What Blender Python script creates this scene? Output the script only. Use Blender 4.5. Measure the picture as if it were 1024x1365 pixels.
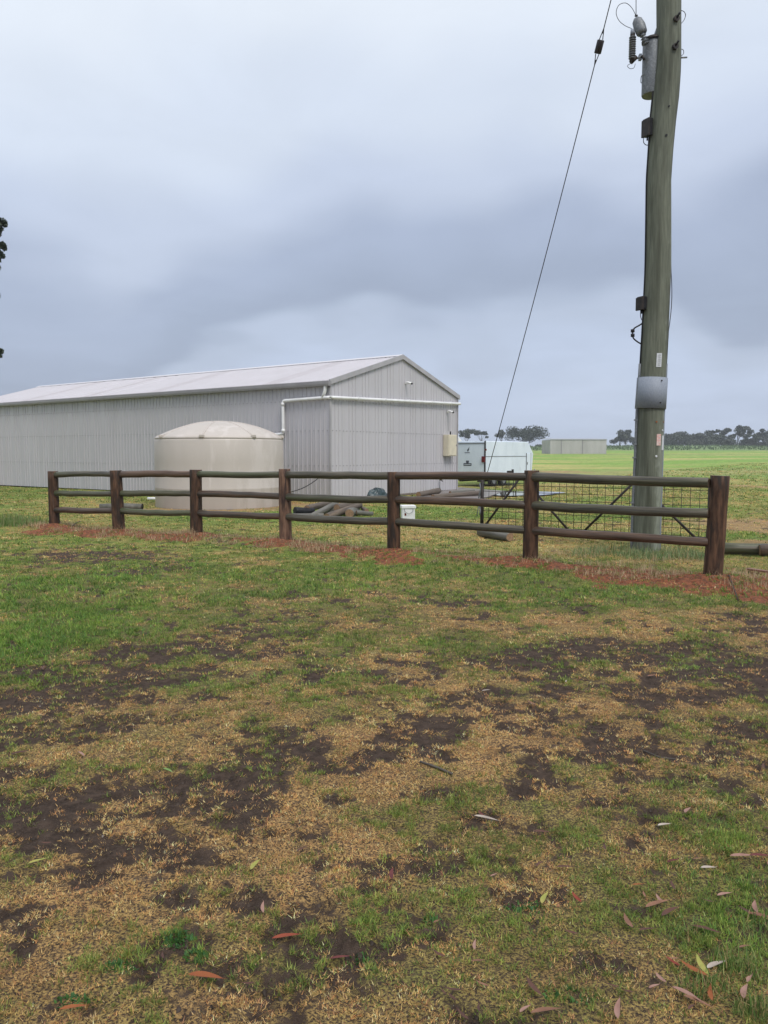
import bpy, math, random
import numpy as np
from mathutils import Vector, Matrix
random.seed(7); RNG = np.random.default_rng(11)
R = math.radians
for o in list(bpy.data.objects): bpy.data.objects.remove(o)
sc = bpy.context.scene
col = sc.collection

# ------------------------------------------------------------------ camera
EYE = 1.6; F = 1020.0; HORIZON = 603.0; CX, CY = 512.0, 682.5
PITCH = math.atan((CY - HORIZON) / F)
cd = bpy.data.cameras.new('camera'); cam = bpy.data.objects.new('camera', cd); col.objects.link(cam)
cam.location = (0, 0, EYE); cam.rotation_euler = (math.pi/2 - PITCH, 0, 0)
cd.sensor_fit = 'VERTICAL'; cd.sensor_height = 36; cd.sensor_width = 27; cd.lens = F/1365*36
cd.clip_start = 0.05; cd.clip_end = 6000
sc.camera = cam
sc.render.resolution_x = 768; sc.render.resolution_y = 1024
sc.view_settings.view_transform = 'Standard'; sc.view_settings.look = 'None'
sc.view_settings.gamma = 1; sc.view_settings.use_curve_mapping = False
sc.view_settings.exposure = 0.58

# ------------------------------------------------------------------ light
SUN_EL, SUN_AZ = 52, 150
def lin(r, g, b):
    f = lambda c: (c/255/12.92) if c/255 <= .04045 else ((c/255+.055)/1.055)**2.4
    return (f(r), f(g), f(b), 1)
w = bpy.data.worlds.new('World'); sc.world = w; w.use_nodes = True
nt = w.node_tree; N = nt.nodes; L = nt.links; N.clear()
out = N.new('ShaderNodeOutputWorld'); bg = N.new('ShaderNodeBackground'); bg.inputs[1].default_value = 0.1
L.new(bg.outputs[0], out.inputs[0])
sky = N.new('ShaderNodeTexSky'); sky.sky_type = 'NISHITA'; sky.sun_disc = False
sky.sun_elevation = R(SUN_EL); sky.sun_rotation = R(SUN_AZ); sky.air_density = 1.5; sky.dust_density = 3
tc = N.new('ShaderNodeTexCoord')
nrm = N.new('ShaderNodeVectorMath'); nrm.operation = 'NORMALIZE'; L.new(tc.outputs['Generated'], nrm.inputs[0])
sep = N.new('ShaderNodeSeparateXYZ'); L.new(nrm.outputs[0], sep.inputs[0])
# cloud-deck coordinates: direction projected to a flat layer, softened near the horizon
zc = N.new('ShaderNodeMath'); zc.operation = 'ADD'; zc.inputs[1].default_value = 0.16; L.new(sep.outputs['Z'], zc.inputs[0])
zm = N.new('ShaderNodeMath'); zm.operation = 'MAXIMUM'; zm.inputs[1].default_value = 0.12; L.new(zc.outputs[0], zm.inputs[0])
dx = N.new('ShaderNodeMath'); dx.operation = 'DIVIDE'; L.new(sep.outputs['X'], dx.inputs[0]); L.new(zm.outputs[0], dx.inputs[1])
dy = N.new('ShaderNodeMath'); dy.operation = 'DIVIDE'; L.new(sep.outputs['Y'], dy.inputs[0]); L.new(zm.outputs[0], dy.inputs[1])
cb = N.new('ShaderNodeCombineXYZ'); L.new(dx.outputs[0], cb.inputs[0]); L.new(dy.outputs[0], cb.inputs[1])
def noise(nodes, links, vec, scale, detail=4, rough=.5, dist=0.):
    n = nodes.new('ShaderNodeTexNoise'); n.inputs['Scale'].default_value = scale
    n.inputs['Detail'].default_value = detail; n.inputs['Roughness'].default_value = rough
    n.inputs['Distortion'].default_value = dist
    if vec: links.new(vec, n.inputs['Vector'])
    return n
def mth(nodes, links, op, a, b, clamp=False):
    m = nodes.new('ShaderNodeMath'); m.operation = op; m.use_clamp = clamp
    for i, v in enumerate((a, b)):
        if v is None: continue
        if isinstance(v, (int, float)): m.inputs[i].default_value = v
        else: links.new(v, m.inputs[i])
    return m.outputs[0]
nb = noise(N, L, cb.outputs[0], .75, 3, .45)
nf = noise(N, L, cb.outputs[0], 2.0, 7, .58, .6)
nl = noise(N, L, nrm.outputs[0], 2.6, 2, .5)
t1 = mth(N, L, 'SUBTRACT', nb.outputs['Fac'], .5); t1 = mth(N, L, 'MULTIPLY', t1, .20)
t2 = mth(N, L, 'SUBTRACT', nl.outputs['Fac'], .5); t2 = mth(N, L, 'MULTIPLY', t2, .30)
xs = mth(N, L, 'MULTIPLY', sep.outputs['X'], -.09)
el = mth(N, L, 'ADD', sep.outputs['Z'], t1); el = mth(N, L, 'ADD', el, t2); el = mth(N, L, 'ADD', el, xs)
ramp = N.new('ShaderNodeValToRGB'); L.new(el, ramp.inputs[0]); cr = ramp.color_ramp; cr.interpolation = 'EASE'
stops = [(0.0, (196,209,232)), (.09, (193,206,230)), (.135, (186,198,220)), (.165, (164,176,199)), (.235, (172,184,208)),
         (.31, (198,209,230)), (.39, (215,225,241)), (.50, (230,238,249)), (.8, (244,249,258)), (1.0, (262,268,277))]
cr.elements[0].position = 0; cr.elements[0].color = lin(*stops[0][1]); cr.elements[1].position = 1; cr.elements[1].color = lin(*stops[-1][1])
for p, c in stops[1:-1]:
    e = cr.elements.new(p); e.color = lin(*c)
cr.elements[-1].color = (1.10, 1.17, 1.30, 1)   # an overcast sky goes on brightening towards the zenith
fm = mth(N, L, 'SUBTRACT', nf.outputs['Fac'], .5); fm = mth(N, L, 'MULTIPLY', fm, .20); fm = mth(N, L, 'ADD', fm, 1.0)
SKY_GAIN = 7.0
fm = mth(N, L, 'MULTIPLY', fm, SKY_GAIN)
vm = N.new('ShaderNodeVectorMath'); vm.operation = 'SCALE'; L.new(ramp.outputs[0], vm.inputs[0]); L.new(fm, vm.inputs['Scale'])
mx = N.new('ShaderNodeMixRGB'); mx.inputs[0].default_value = .94
L.new(sky.outputs[0], mx.inputs[1]); L.new(vm.outputs[0], mx.inputs[2]); L.new(mx.outputs[0], bg.inputs[0])
sl = bpy.data.lights.new('sun', 'SUN'); sl.energy = 1.5; sl.angle = R(25); sl.color = (1, .96, .9)
sun = bpy.data.objects.new('sun', sl); col.objects.link(sun)
sdir = Vector((math.sin(R(SUN_AZ))*math.cos(R(SUN_EL)), math.cos(R(SUN_AZ))*math.cos(R(SUN_EL)), math.sin(R(SUN_EL))))
sun.rotation_euler = sdir.to_track_quat('Z', 'Y').to_euler()

# ------------------------------------------------------------------ pixel -> place
def ray(px, py):
    x = (px-CX)/F; u = (CY-py)/F
    return Vector((x, math.cos(PITCH)+u*math.sin(PITCH), -math.sin(PITCH)+u*math.cos(PITCH)))
def P(px, py, D):
    r = ray(px, py); return Vector((0, 0, EYE)) + r*(D/r.y)
def G(px, py, z=0.):
    r = ray(px, py); t = (EYE-z)/(-r.z); return Vector((0, 0, EYE)) + r*t

# ------------------------------------------------------------------ numpy noise
LAT = RNG.random((256, 256)).astype(np.float32)
def vnoise(x, y, seed=0):
    x = np.asarray(x, float) + seed*17.31; y = np.asarray(y, float) + seed*9.77
    xi = np.floor(x).astype(int); yi = np.floor(y).astype(int); fx = x-xi; fy = y-yi
    fx = fx*fx*(3-2*fx); fy = fy*fy*(3-2*fy)
    a = LAT[xi & 255, yi & 255]; b = LAT[(xi+1) & 255, yi & 255]; c = LAT[xi & 255, (yi+1) & 255]; d = LAT[(xi+1) & 255, (yi+1) & 255]
    return (a*(1-fx)+b*fx)*(1-fy)+(c*(1-fx)+d*fx)*fy
def fbm(x, y, s=1., o=4, seed=0, gain=.5):
    t = 0; a = 1; n = 0
    x = np.asarray(x, float); y = np.asarray(y, float)
    for i in range(o):
        ca, sa = math.cos(.6*i+.3), math.sin(.6*i+.3)
        t = t + a*vnoise((x*ca-y*sa)*s, (x*sa+y*ca)*s, seed+i*3); n += a; a *= gain; s *= 2.03
    return t/n
def sstep(a, b, x):
    t = np.clip((x-a)/(b-a), 0, 1); return t*t*(3-2*t)

# ------------------------------------------------------------------ fence line positions
POSTS = [(73, 701, 627, .23), (159, 708.5, 626, .25), (262, 713, 625, .25), (381, 721, 624, .23),
         (525, 735, 628, .22), (707, 747, 626, .235), (949.5, 771, 633, .245)]
post_xy = []
for (px, yb, yt, d) in POSTS:
    g = G(px, yb, .05); post_xy.append((g.x, g.y))
PX = np.array([p[0] for p in post_xy]); PY = np.array([p[1] for p in post_xy])

HY = np.array([-80, 0, 35, 80, 150, 230, 300, 345, 520, 900, 2600.]); HZ = np.array([0, 0, 0, .35, 1.3, 2.45, 3.1, 2.7, -3, -12, -20.])
def far_z(y):
    a = np.interp(y, HY, HZ); s = np.clip(np.asarray(y)*.12, 1, 60)
    return (np.interp(y-s, HY, HZ)+np.interp(y+s, HY, HZ)+2*a)/4
def fence_d(x, y):
    # distance in front(-)/behind(+) of fence line and along it
    yl = np.interp(x, PX, PY); return (y-yl)*.85
def height(x, y):
    x = np.asarray(x, float); y = np.asarray(y, float)
    z = far_z(y) + (fbm(x, y, .22, 3, 2)-.5)*.07*np.clip((y-1)/6, 0, 1)*np.clip((60-y)/30, 0, 1)
    z = z + (fbm(x, y, 3., 3, 5)-.5)*.022
    f = fence_d(x, y); m = np.exp(-((f+.1)/.45)**2)*(.25+.95*fbm(x, y, 1.6, 3, 8))*.085
    m = m*np.where((x > PX[0]-.9) & (x < PX[-1]+2.5), 1, 0)
    z = z + m
    for (cx, cy) in post_xy:
        z = z + .05*np.exp(-(((x-cx)**2+(y-cy)**2)/.16))
    z = z + np.clip(y-60, 0, 100)/100*(fbm(x, y, .02, 3, 20)-.5)*.8
    z = z + 1.1*np.exp(-((x-92)/62)**2)*sstep(170, 290, y)*(1-sstep(360, 500, y))
    s, _ = soilmask(x, y)
    return z - s*.015
def gz(x, y): return float(height(np.array([x]), np.array([y]))[0])

SOIL = [(120,740,60,9,.9),(190,762,50,12,.6),(610,800,40,6,.6),(40,735,40,6,.4),
 (20,945,60,14,.9),(110,925,70,16,1.),(190,890,60,14,.9),(250,860,70,12,.9),(330,842,55,10,.8),(240,915,60,12,.6),(380,870,50,14,.5),
 (130,970,50,12,.8),(350,985,70,14,.6),(60,1090,90,36,.85),(200,1060,100,28,.8),(330,1030,90,18,.8),(230,1125,80,22,.75),
 (120,1150,70,24,.7),(30,1240,40,34,.8),(60,1190,60,25,.55),(10,1010,60,16,.6),
 (560,890,40,10,.7),(650,882,70,10,1.),(760,874,90,8,1.2),(860,860,70,6,1.1),(990,884,70,10,1.3),(940,920,110,13,.8),(1000,830,50,6,.8),
 (820,905,100,10,.7),(700,940,150,20,.5),(500,985,110,18,.45),(960,965,90,18,.65),(600,1045,140,25,.42),(787,1010,9,60,.8),
 (430,1000,80,18,.6),(870,980,90,20,.5),(1040,900,80,20,1.),(420,1120,80,30,.25),(330,1090,50,25,.35)]
STRAW = [(300,960,180,25,.35),(400,1100,190,60,.85),(650,990,260,50,.9),(900,950,200,30,.8),(200,1180,200,60,.9),(60,1290,120,60,.7),
 (850,825,230,14,.55),(720,840,200,16,.4),(120,1010,120,20,.4),(420,1340,200,40,.45),(650,1060,160,40,.6),(840,1020,160,40,.5),
 (520,790,120,12,.3),(650,1330,120,30,.3),(0,1180,80,40,.5),(1010,850,80,12,.5),(330,700,300,7,.25)]
GREEN = [(90,830,110,55,1.),(30,790,90,30,.8),(60,880,90,20,.6),(480,762,420,22,.5),(255,790,130,25,.4),(120,1275,70,30,.5),(235,1250,40,16,1.),
 (900,1130,180,60,.45),(980,1260,110,60,.6),(640,1130,130,50,.45),(560,870,150,20,.5),(800,790,200,14,.6),(700,1230,150,60,.35),(60,905,60,14,.5),
 (150,1040,70,12,.4),(400,930,140,16,.4),(500,1220,60,40,.3),(300,1290,120,24,.3)]
def prep(lst):
    o = []
    for (px, py, wx, hy, k) in lst:
        g = G(px, py); D = g.y; o.append((g.x, g.y, wx*D/F, hy*D*D/(EYE*F), k))
    return o
SOIL += [(60,1085,110,36,1.1),(230,1070,130,30,1.),(340,1030,90,18,1.),(180,1130,120,26,1.),(90,1170,90,26,.9),(30,1235,50,30,.9),(400,1010,70,12,.8),(300,865,110,14,.8),(150,900,120,16,.8),
 (450,1020,120,20,.6),(300,1085,110,24,.6),(100,1110,120,30,.7),(680,910,160,14,.6),(560,960,130,18,.5),(830,975,110,22,.6),(960,925,80,18,.7),
 (700,1010,120,24,.5),(180,1210,90,22,.5),(60,905,80,16,.6),(300,900,90,14,.5),(420,900,60,12,.4),(280,1150,80,20,.5)]
SOIL, STRAW, GREEN = prep([(a_, b_, c_*1.25, d_*1.3, e_) for (a_, b_, c_, d_, e_) in SOIL]), prep(STRAW), prep(GREEN)
def gsum(lst, x, y):
    t = np.zeros_like(x, dtype=float)
    for (cx, cy, rx, ry, k) in lst: t = np.maximum(t, k*np.exp(-(((x-cx)/rx)**2+((y-cy)/ry)**2)*.6))
    return t
def soilraw(x, y):
    x = np.asarray(x, float); y = np.asarray(y, float)
    wx = x+(fbm(x, y, 1.3, 3, 31)-.5)*.6; wy = y+(fbm(x, y, 1.3, 3, 37)-.5)*.9
    g = np.maximum(gsum(SOIL, wx, wy), .40*np.minimum(gsum(STRAW, wx, wy), 1.)*(y < 9)*sstep(2.7, 3.3, y))
    n = fbm(x, y, 6., 4, 40, .62); n2 = fbm(x, y, 1.6, 3, 44)
    v = g*1.10 + (n-.5)*2.7 + (n2-.5)*.6 - .05
    return v*(y < 22), g
def soilmask(x, y):
    v, g = soilraw(x, y); v = v+(fbm(x, y, 20., 3, 47, .6)-.5)*1.4
    return sstep(.30, .78, v), g
def redmask(x, y):
    f = fence_d(x, y); n = fbm(x, y, 2.2, 4, 50, .6); n2 = fbm(x, y, .8, 2, 55)
    wdt = .30+.55*n2+.55*np.clip((x-1)/3, 0, 1)
    xr = (x > PX[0]-.7+n)
    v = 1-np.abs(f+.12)/wdt + (n-.5)*1.7 + (fbm(x, y, 1.0, 3, 58)-.47)*2.4
    wgt = .86+.14*sstep(-2, 2, x)
    for (cx, cy) in post_xy: v = np.maximum(v, (1.2-np.hypot((x-cx)*.9, (y-cy+.12)*1.1)/.60)+(n-.5)*1.3)
    return sstep(.18, .5, v)*xr*wgt
def fields(x, y):
    s, g = soilmask(x, y); wx = x+(fbm(x, y, .9, 3, 61)-.5)*.8; wy = y+(fbm(x, y, .9, 3, 67)-.5)*1.
    st = gsum(STRAW, wx, wy); gr = gsum(GREEN, wx, wy); n = fbm(x, y, 2.6, 4, 70, .6); n3 = fbm(x, y, .5, 3, 77)
    straw = np.clip(.30 + .12*(y < 6.5) + st*.75 - gr*.42 + (n-.5)*1.5 + (n3-.5)*.3, 0, 1)
    f = fence_d(x, y); beh = sstep(.6, 1.5, f)
    nb_ = fbm(x*.6, y, .5, 4, 80)
    straw = straw*(1-beh)+beh*np.clip(.30+(nb_-.5)*1.6, 0, 1)
    red = redmask(x, y)
    return s*(1-red), straw, gr, red
C = lambda *v: np.array(v)
c_soil = C(.062, .044, .033); c_soil2 = C(.092, .070, .060); c_red = C(.26, .082, .038); c_red2 = C(.085, .036, .022)
c_thatch = C(.42, .265, .115); c_olive = C(.185, .195, .058); c_strawl = C(.50, .37, .15); c_greenl = C(.165, .240, .050)

def mix(a, b, t):
    t = np.asarray(t)[..., None] if np.ndim(t) and np.ndim(a) <= np.ndim(b) or np.ndim(t) else t
    return a*(1-t)+b*t
def ground_color(x, y):
    s, straw, gr, red = fields(x, y)
    n = fbm(x, y, 9., 4, 90, .6)[..., None]; far = sstep(7, 14, y)
    soil = c_soil*(1-n)+c_soil2*n
    near = mix(c_olive[None]*1.1, c_thatch[None]*1.1, straw)
    farc = mix(c_greenl[None]*1.0, c_strawl[None]*.78, straw)
    lawn = near*(1-far[..., None])+farc*far[..., None]
    # the paddock beyond
    fy = sstep(30, 60, y)
    st = fbm(x*.05, y*.30, 1., 4, 100); st2 = fbm(x*.018, y*.05, 1., 3, 104)
    pad = mix(C(.20, .330, .070)[None], C(.46, .40, .16)[None], np.clip((st-.42)*3.6+(fbm(x*.16, y*.8, 1., 3, 107)-.5)*1.6, 0, 1)*.85*np.clip(1.25-y/260, .3, 1))
    pad = mix(pad, C(.15, .20, .09)[None], sstep(.5, .7, st2)*.35)
    lg = sstep(.0, 1., (y-185)/20)                              # long bluish grass on the rise
    pad = mix(pad, C(.15, .215, .11)[None], lg*.8)
    lawn = lawn*(1-fy[..., None])+pad*fy[..., None]
    # worn earth at the right of the paddock, and round the tank
    g = gsum(WORN, x+(fbm(x, y, .7, 3, 111)-.5)*2, y+(fbm(x, y, .5, 3, 115)-.5)*2.5)
    lawn = mix(lawn, C(.38, .24, .13)[None], sstep(.35, .75, g+(fbm(x, y, 1.8, 3, 119)-.5)*.7)*.8)
    c = lawn
    v = (.8+.4*fbm(x, y, 2.3, 4, 99, .65))[..., None]
    return np.clip(c*v, 0, 1)
WORN = prep([(1010,700,70,8,1.),(1000,722,60,5,1.),(740,632,60,2.5,.7),(960,640,80,2.5,.5),(292,679,110,5,1.),(400,674,50,5,.9),
             (660,684,60,3,.3),(900,696,60,5,.6),(420,690,60,4,.35),(1015,650,40,3,.7)])

# ------------------------------------------------------------------ materials
MATS = {}
def new_mat(name):
    m = bpy.data.materials.new(name); m.use_nodes = True; MATS[name] = m
    n = m.node_tree.nodes; l = m.node_tree.links; b = n['Principled BSDF']
    return m, n, l, b
def mat(name, c1, c2=None, rough=.6, scale=6., stretch=(1, 1, 1), bump=0., metal=0., detail=5, lo=.35, hi=.65, c3=None, s3=2., lo3=.55, hi3=.7, spec=.5, obj=True):
    m, n, l, b = new_mat(name)
    b.inputs['Roughness'].default_value = rough; b.inputs['Metallic'].default_value = metal
    b.inputs['Specular IOR Level'].default_value = spec
    tcn = n.new('ShaderNodeTexCoord'); mp = n.new('ShaderNodeMapping'); mp.inputs['Scale'].default_value = stretch
    l.new(tcn.outputs['Object'], mp.inputs[0])
    oi = n.new('ShaderNodeObjectInfo'); ad = n.new('ShaderNodeVectorMath'); ad.operation = 'ADD'
    sc_ = n.new('ShaderNodeVectorMath'); sc_.operation = 'SCALE'; sc_.inputs[0].default_value = (13, 7, 5); l.new(oi.outputs['Random'], sc_.inputs['Scale'])
    l.new(mp.outputs[0], ad.inputs[0]); l.new(sc_.outputs[0], ad.inputs[1])
    if c2 is None: c2 = tuple(v*.8 for v in c1[:3])
    nz = noise(n, l, ad.outputs[0], scale, detail, .6)
    mr = n.new('ShaderNodeMapRange'); mr.inputs[1].default_value = lo; mr.inputs[2].default_value = hi; l.new(nz.outputs['Fac'], mr.inputs[0])
    mc = n.new('ShaderNodeMixRGB'); mc.inputs[1].default_value = (*c1[:3], 1); mc.inputs[2].default_value = (*c2[:3], 1); l.new(mr.outputs[0], mc.inputs[0])
    last = mc.outputs[0]
    if c3:
        n3 = noise(n, l, ad.outputs[0], s3, 5, .65, .4)
        m3 = n.new('ShaderNodeMapRange'); m3.inputs[1].default_value = lo3; m3.inputs[2].default_value = hi3; l.new(n3.outputs['Fac'], m3.inputs[0])
        mc3 = n.new('ShaderNodeMixRGB'); l.new(m3.outputs[0], mc3.inputs[0]); l.new(last, mc3.inputs[1]); mc3.inputs[2].default_value = (*c3[:3], 1); last = mc3.outputs[0]
    l.new(last, b.inputs['Base Color'])
    if bump:
        bp = n.new('ShaderNodeBump'); bp.inputs['Strength'].default_value = bump; bp.inputs['Distance'].default_value = .01
        l.new(nz.outputs['Fac'], bp.inputs['Height']); l.new(bp.outputs[0], b.inputs['Normal'])
    return m
M = {}
M['post'] = mat('post_wood', (.045, .024, .015), (.135, .072, .042), .6, 22, (1, 1, .16), 1., lo=.42, hi=.68, c3=(.028, .020, .015), s3=8, lo3=.50, hi3=.58, spec=.2)
M['post2'] = mat('post_wood_pale', (.095, .052, .035), (.20, .115, .075), .6, 22, (1, 1, .16), 1., lo=.42, hi=.62, c3=(.035, .020, .016), s3=6, lo3=.5, hi3=.58, spec=.25)
M['post_top'] = mat('post_end_grain', (.30, .22, .16), (.17, .12, .09), .6, 30, (1, 1, 1), .4)
M['rail'] = mat('rail_wood', (.034, .031, .022), (.110, .094, .066), .40, 26, (1, 1, .05), .8, c3=(.070, .080, .036), s3=3.0, lo3=.52, hi3=.66, spec=.4)
M['rail2'] = mat('rail_wood_brown', (.050, .029, .019), (.140, .086, .056), .40, 26, (1, 1, .05), .8, c3=(.042, .038, .030), s3=3, lo3=.5, hi3=.62, spec=.4)
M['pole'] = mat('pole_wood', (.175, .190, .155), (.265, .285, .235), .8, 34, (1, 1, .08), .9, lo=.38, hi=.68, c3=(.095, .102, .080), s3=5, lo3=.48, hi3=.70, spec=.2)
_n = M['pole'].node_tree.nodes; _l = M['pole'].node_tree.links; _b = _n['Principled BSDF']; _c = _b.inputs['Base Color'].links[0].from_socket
_t = _n.new('ShaderNodeTexCoord'); _s = _n.new('ShaderNodeSeparateXYZ'); _l.new(_t.outputs['Object'], _s.inputs[0])      # pole colour darker towards its left side, edge broken by noise
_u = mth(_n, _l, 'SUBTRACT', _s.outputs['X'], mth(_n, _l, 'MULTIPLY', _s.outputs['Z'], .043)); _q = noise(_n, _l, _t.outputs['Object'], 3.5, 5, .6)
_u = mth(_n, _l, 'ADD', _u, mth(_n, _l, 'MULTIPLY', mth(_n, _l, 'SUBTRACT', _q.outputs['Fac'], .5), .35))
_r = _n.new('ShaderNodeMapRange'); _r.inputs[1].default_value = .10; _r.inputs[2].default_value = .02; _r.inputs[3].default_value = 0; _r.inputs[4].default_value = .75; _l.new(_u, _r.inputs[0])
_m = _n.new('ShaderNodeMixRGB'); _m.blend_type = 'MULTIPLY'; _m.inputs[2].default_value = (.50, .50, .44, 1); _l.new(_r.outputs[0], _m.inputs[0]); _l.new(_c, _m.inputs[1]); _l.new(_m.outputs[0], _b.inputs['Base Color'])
M['galv'] = mat('galvanised_steel', (.25, .28, .33), (.20, .225, .27), .62, 60, (1, 1, .6), .1, metal=0.)
M['galvd'] = mat('dull_galvanised_steel', (.20, .215, .23), (.13, .14, .15), .55, 40, (1, 1, 1), .2, metal=.2, c3=(.30, .31, .32), s3=25)
M['black'] = mat('black_rubber', (.010, .010, .012), (.02, .02, .022), .5, 20, spec=.2)
M['dark'] = mat('dark_steel', (.020, .018, .018), (.04, .03, .025), .5, 15, bump=.1, spec=.25)
M['wire'] = mat('rusty_wire', (.050, .038, .030), (.03, .025, .02), .6, 15, spec=.2)
M['wall'] = mat('wall_sheet_paint', (.49, .475, .50), (.465, .45, .475), .45, 1.0, (1, 1, .3), 0, c3=(.445, .43, .445), s3=.5, lo3=.5, hi3=.8)
M['wallside'] = M['wall']
M['roof'] = mat('roof_sheet_paint', (.60, .58, .605), (.565, .545, .565), .32, 1.2, (1, 1, 1), 0)
M['roofd'] = mat('fibreglass_roof_sheet', (.555, .53, .55), (.51, .485, .50), .35, 2.2, (1, 1, 1), 0)
M['trim'] = mat('trim_paint', (.40, .385, .40), (.34, .33, .34), .4, 3)
M['gutter'] = mat('gutter_paint', (.27, .26, .265), (.23, .22, .23), .4, 3)
M['pvc'] = mat('white_pvc', (.80, .80, .80), (.68, .68, .68), .28, 3)
M['tank'] = mat('tank_plastic', (.49, .44, .395), (.45, .405, .36), .5, 1.6, (1, 1, .25), 0, c3=(.53, .48, .44), s3=1.2, lo3=.55, hi3=.62)
M['meter'] = mat('meter_box_paint', (.66, .60, .46), (.58, .53, .41), .5, 5)
M['white'] = mat('white_gelcoat', (.70, .78, .86), (.62, .70, .78), .4, 2, (1, 1, .4), c3=(.50, .56, .61), s3=3, lo3=.58, hi3=.75)
M['whitep'] = mat('white_plastic', (.80, .80, .80), (.72, .72, .72), .4, 6)
M['tarp'] = mat('tarp', (.030, .065, .075), (.012, .022, .028), .4, 14, (1, 1, 1), .8, c3=(.16, .22, .23), s3=12, lo3=.6, hi3=.7)
M['red'] = mat('red_lens', (.16, .012, .012), (.10, .01, .01), .25, 8)
M['logo'] = mat('printed_emblem', (.05, .06, .08), (.07, .08, .1), .5, 8)
M['bark'] = mat('bark', (.10, .085, .07), (.06, .05, .042), .85, 14, (1, 1, .2), .6)
M['logm'] = mat('log_bark', (.135, .105, .080), (.075, .058, .045), .7, 16, (1, 1, .12), .7, c3=(.21, .15, .10), s3=4, lo3=.5, hi3=.66)
M['loggrey'] = mat('log_grey', (.15, .14, .12), (.09, .085, .07), .6, 16, (1, 1, .12), .6, c3=(.07, .075, .055), s3=4, lo3=.5, hi3=.66)
M['logend'] = mat('log_end_grain', (.32, .20, .11), (.20, .12, .07), .7, 20, (1, 1, 1), .3)
M['slab'] = mat('wet_concrete', (.20, .17, .15), (.14, .115, .10), .35, 2.5, (1, 1, 1), .2)
M['panel'] = mat('far_shed_panel', (.44, .42, .42), (.36, .345, .34), .6, .8, (1, 1, .3))
M['leafg'] = mat('gum_foliage', (.030, .042, .026), (.055, .068, .038), .55, .6, lo=.4, hi=.6)
M['leafd'] = mat('cypress_foliage', (.022, .034, .020), (.040, .055, .030), .6, .8, lo=.4, hi=.6)
M['plate'] = mat('sign_plate', (.62, .64, .66), (.5, .52, .54), .4, 30)
M['platep'] = mat('faded_red_plate', (.60, .30, .26), (.66, .55, .50), .5, 30)
M['puddle'] = mat('puddle_water', (.10, .09, .08), (.08, .075, .07), .04, 3)
for k_, c1_, c2_ in (('leaf_red', (.17, .028, .020), (.24, .06, .03)), ('leaf_tan', (.24, .125, .075), (.17, .085, .055)), ('leaf_pink', (.32, .19, .15), (.24, .13, .10)),
                     ('leaf_maroon', (.10, .025, .024), (.15, .045, .04)), ('leaf_orange', (.28, .095, .03), (.20, .06, .025)), ('leaf_yellow', (.34, .30, .085), (.22, .25, .05)),
                     ('leaf_brown', (.11, .052, .036), (.075, .038, .03)), ('leaf_green', (.10, .20, .05), (.18, .25, .08)), ('leaf_white', (.42, .36, .31), (.30, .25, .21))):
    M[k_] = mat(k_, c1_, c2_, .5, 18, (1, .3, 1), .2, spec=.2)

def attr_mat(name, rough, bump=0, spec=.3, bscale=60, trans=0):
    m, n, l, b = new_mat(name)
    a = n.new('ShaderNodeAttribute'); a.attribute_name = 'Col'
    b.inputs['Roughness'].default_value = rough; b.inputs['Specular IOR Level'].default_value = spec
    l.new(a.outputs['Color'], b.inputs['Base Color'])
    return m, n, l, b, a
mg, n, l, b, a = attr_mat('ground_surface', .85, spec=.12)
geo = n.new('ShaderNodeNewGeometry'); am = n.new('ShaderNodeAttribute'); am.attribute_name = 'Msk'
ms = n.new('ShaderNodeSeparateXYZ'); l.new(am.outputs['Vector'], ms.inputs[0])
POSN = geo.outputs['Position']
n1 = noise(n, l, POSN, 110, 4, .75); n2 = noise(n, l, POSN, 3.5, 5, .65); n3 = noise(n, l, POSN, 18, 5, .7); n4 = noise(n, l, POSN, 9, 6, .75)
def mrange(v, lo, hi, a0=0., a1=1.):
    m_ = n.new('ShaderNodeMapRange'); m_.interpolation_type = 'SMOOTHSTEP'; m_.inputs[1].default_value = lo; m_.inputs[2].default_value = hi; m_.inputs[3].default_value = a0; m_.inputs[4].default_value = a1
    l.new(v, m_.inputs[0]); return m_.outputs[0]
def mixc(f, c1, c2):
    m_ = n.new('ShaderNodeMixRGB')
    for i_, v_ in ((0, f), (1, c1), (2, c2)):
        if isinstance(v_, tuple): m_.inputs[i_].default_value = (*v_, 1)
        elif isinstance(v_, (int, float)): m_.inputs[i_].default_value = v_
        else: l.new(v_, m_.inputs[i_])
    return m_.outputs[0]
# lawn colour broken up by dark gaps, more so near the path where the sward is thin (Msk z)
gap = mrange(n1.outputs['Fac'], .43, .54)
inv = mth(n, l, 'SUBTRACT', 1.0, ms.outputs['Z']); gap = mth(n, l, 'MAXIMUM', gap, inv)
gap = mth(n, l, 'MINIMUM', gap, 1.0)
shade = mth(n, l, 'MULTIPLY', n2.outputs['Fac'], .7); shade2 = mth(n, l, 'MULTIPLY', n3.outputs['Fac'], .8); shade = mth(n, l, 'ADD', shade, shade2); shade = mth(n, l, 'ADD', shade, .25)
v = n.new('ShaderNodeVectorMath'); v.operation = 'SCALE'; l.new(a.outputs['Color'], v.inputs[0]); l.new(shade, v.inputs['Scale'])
soilc = mixc(mrange(n3.outputs['Fac'], .35, .7), (.055, .038, .029), (.115, .080, .060))
soilc = mixc(mrange(n1.outputs['Fac'], .58, .70), soilc, (.15, .115, .085))
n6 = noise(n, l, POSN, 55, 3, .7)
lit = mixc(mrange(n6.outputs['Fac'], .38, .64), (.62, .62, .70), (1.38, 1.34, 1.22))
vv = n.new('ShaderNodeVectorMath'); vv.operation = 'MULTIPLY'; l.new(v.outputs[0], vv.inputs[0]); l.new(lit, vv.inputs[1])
lawn = mixc(gap, soilc, vv.outputs[0])
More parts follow.
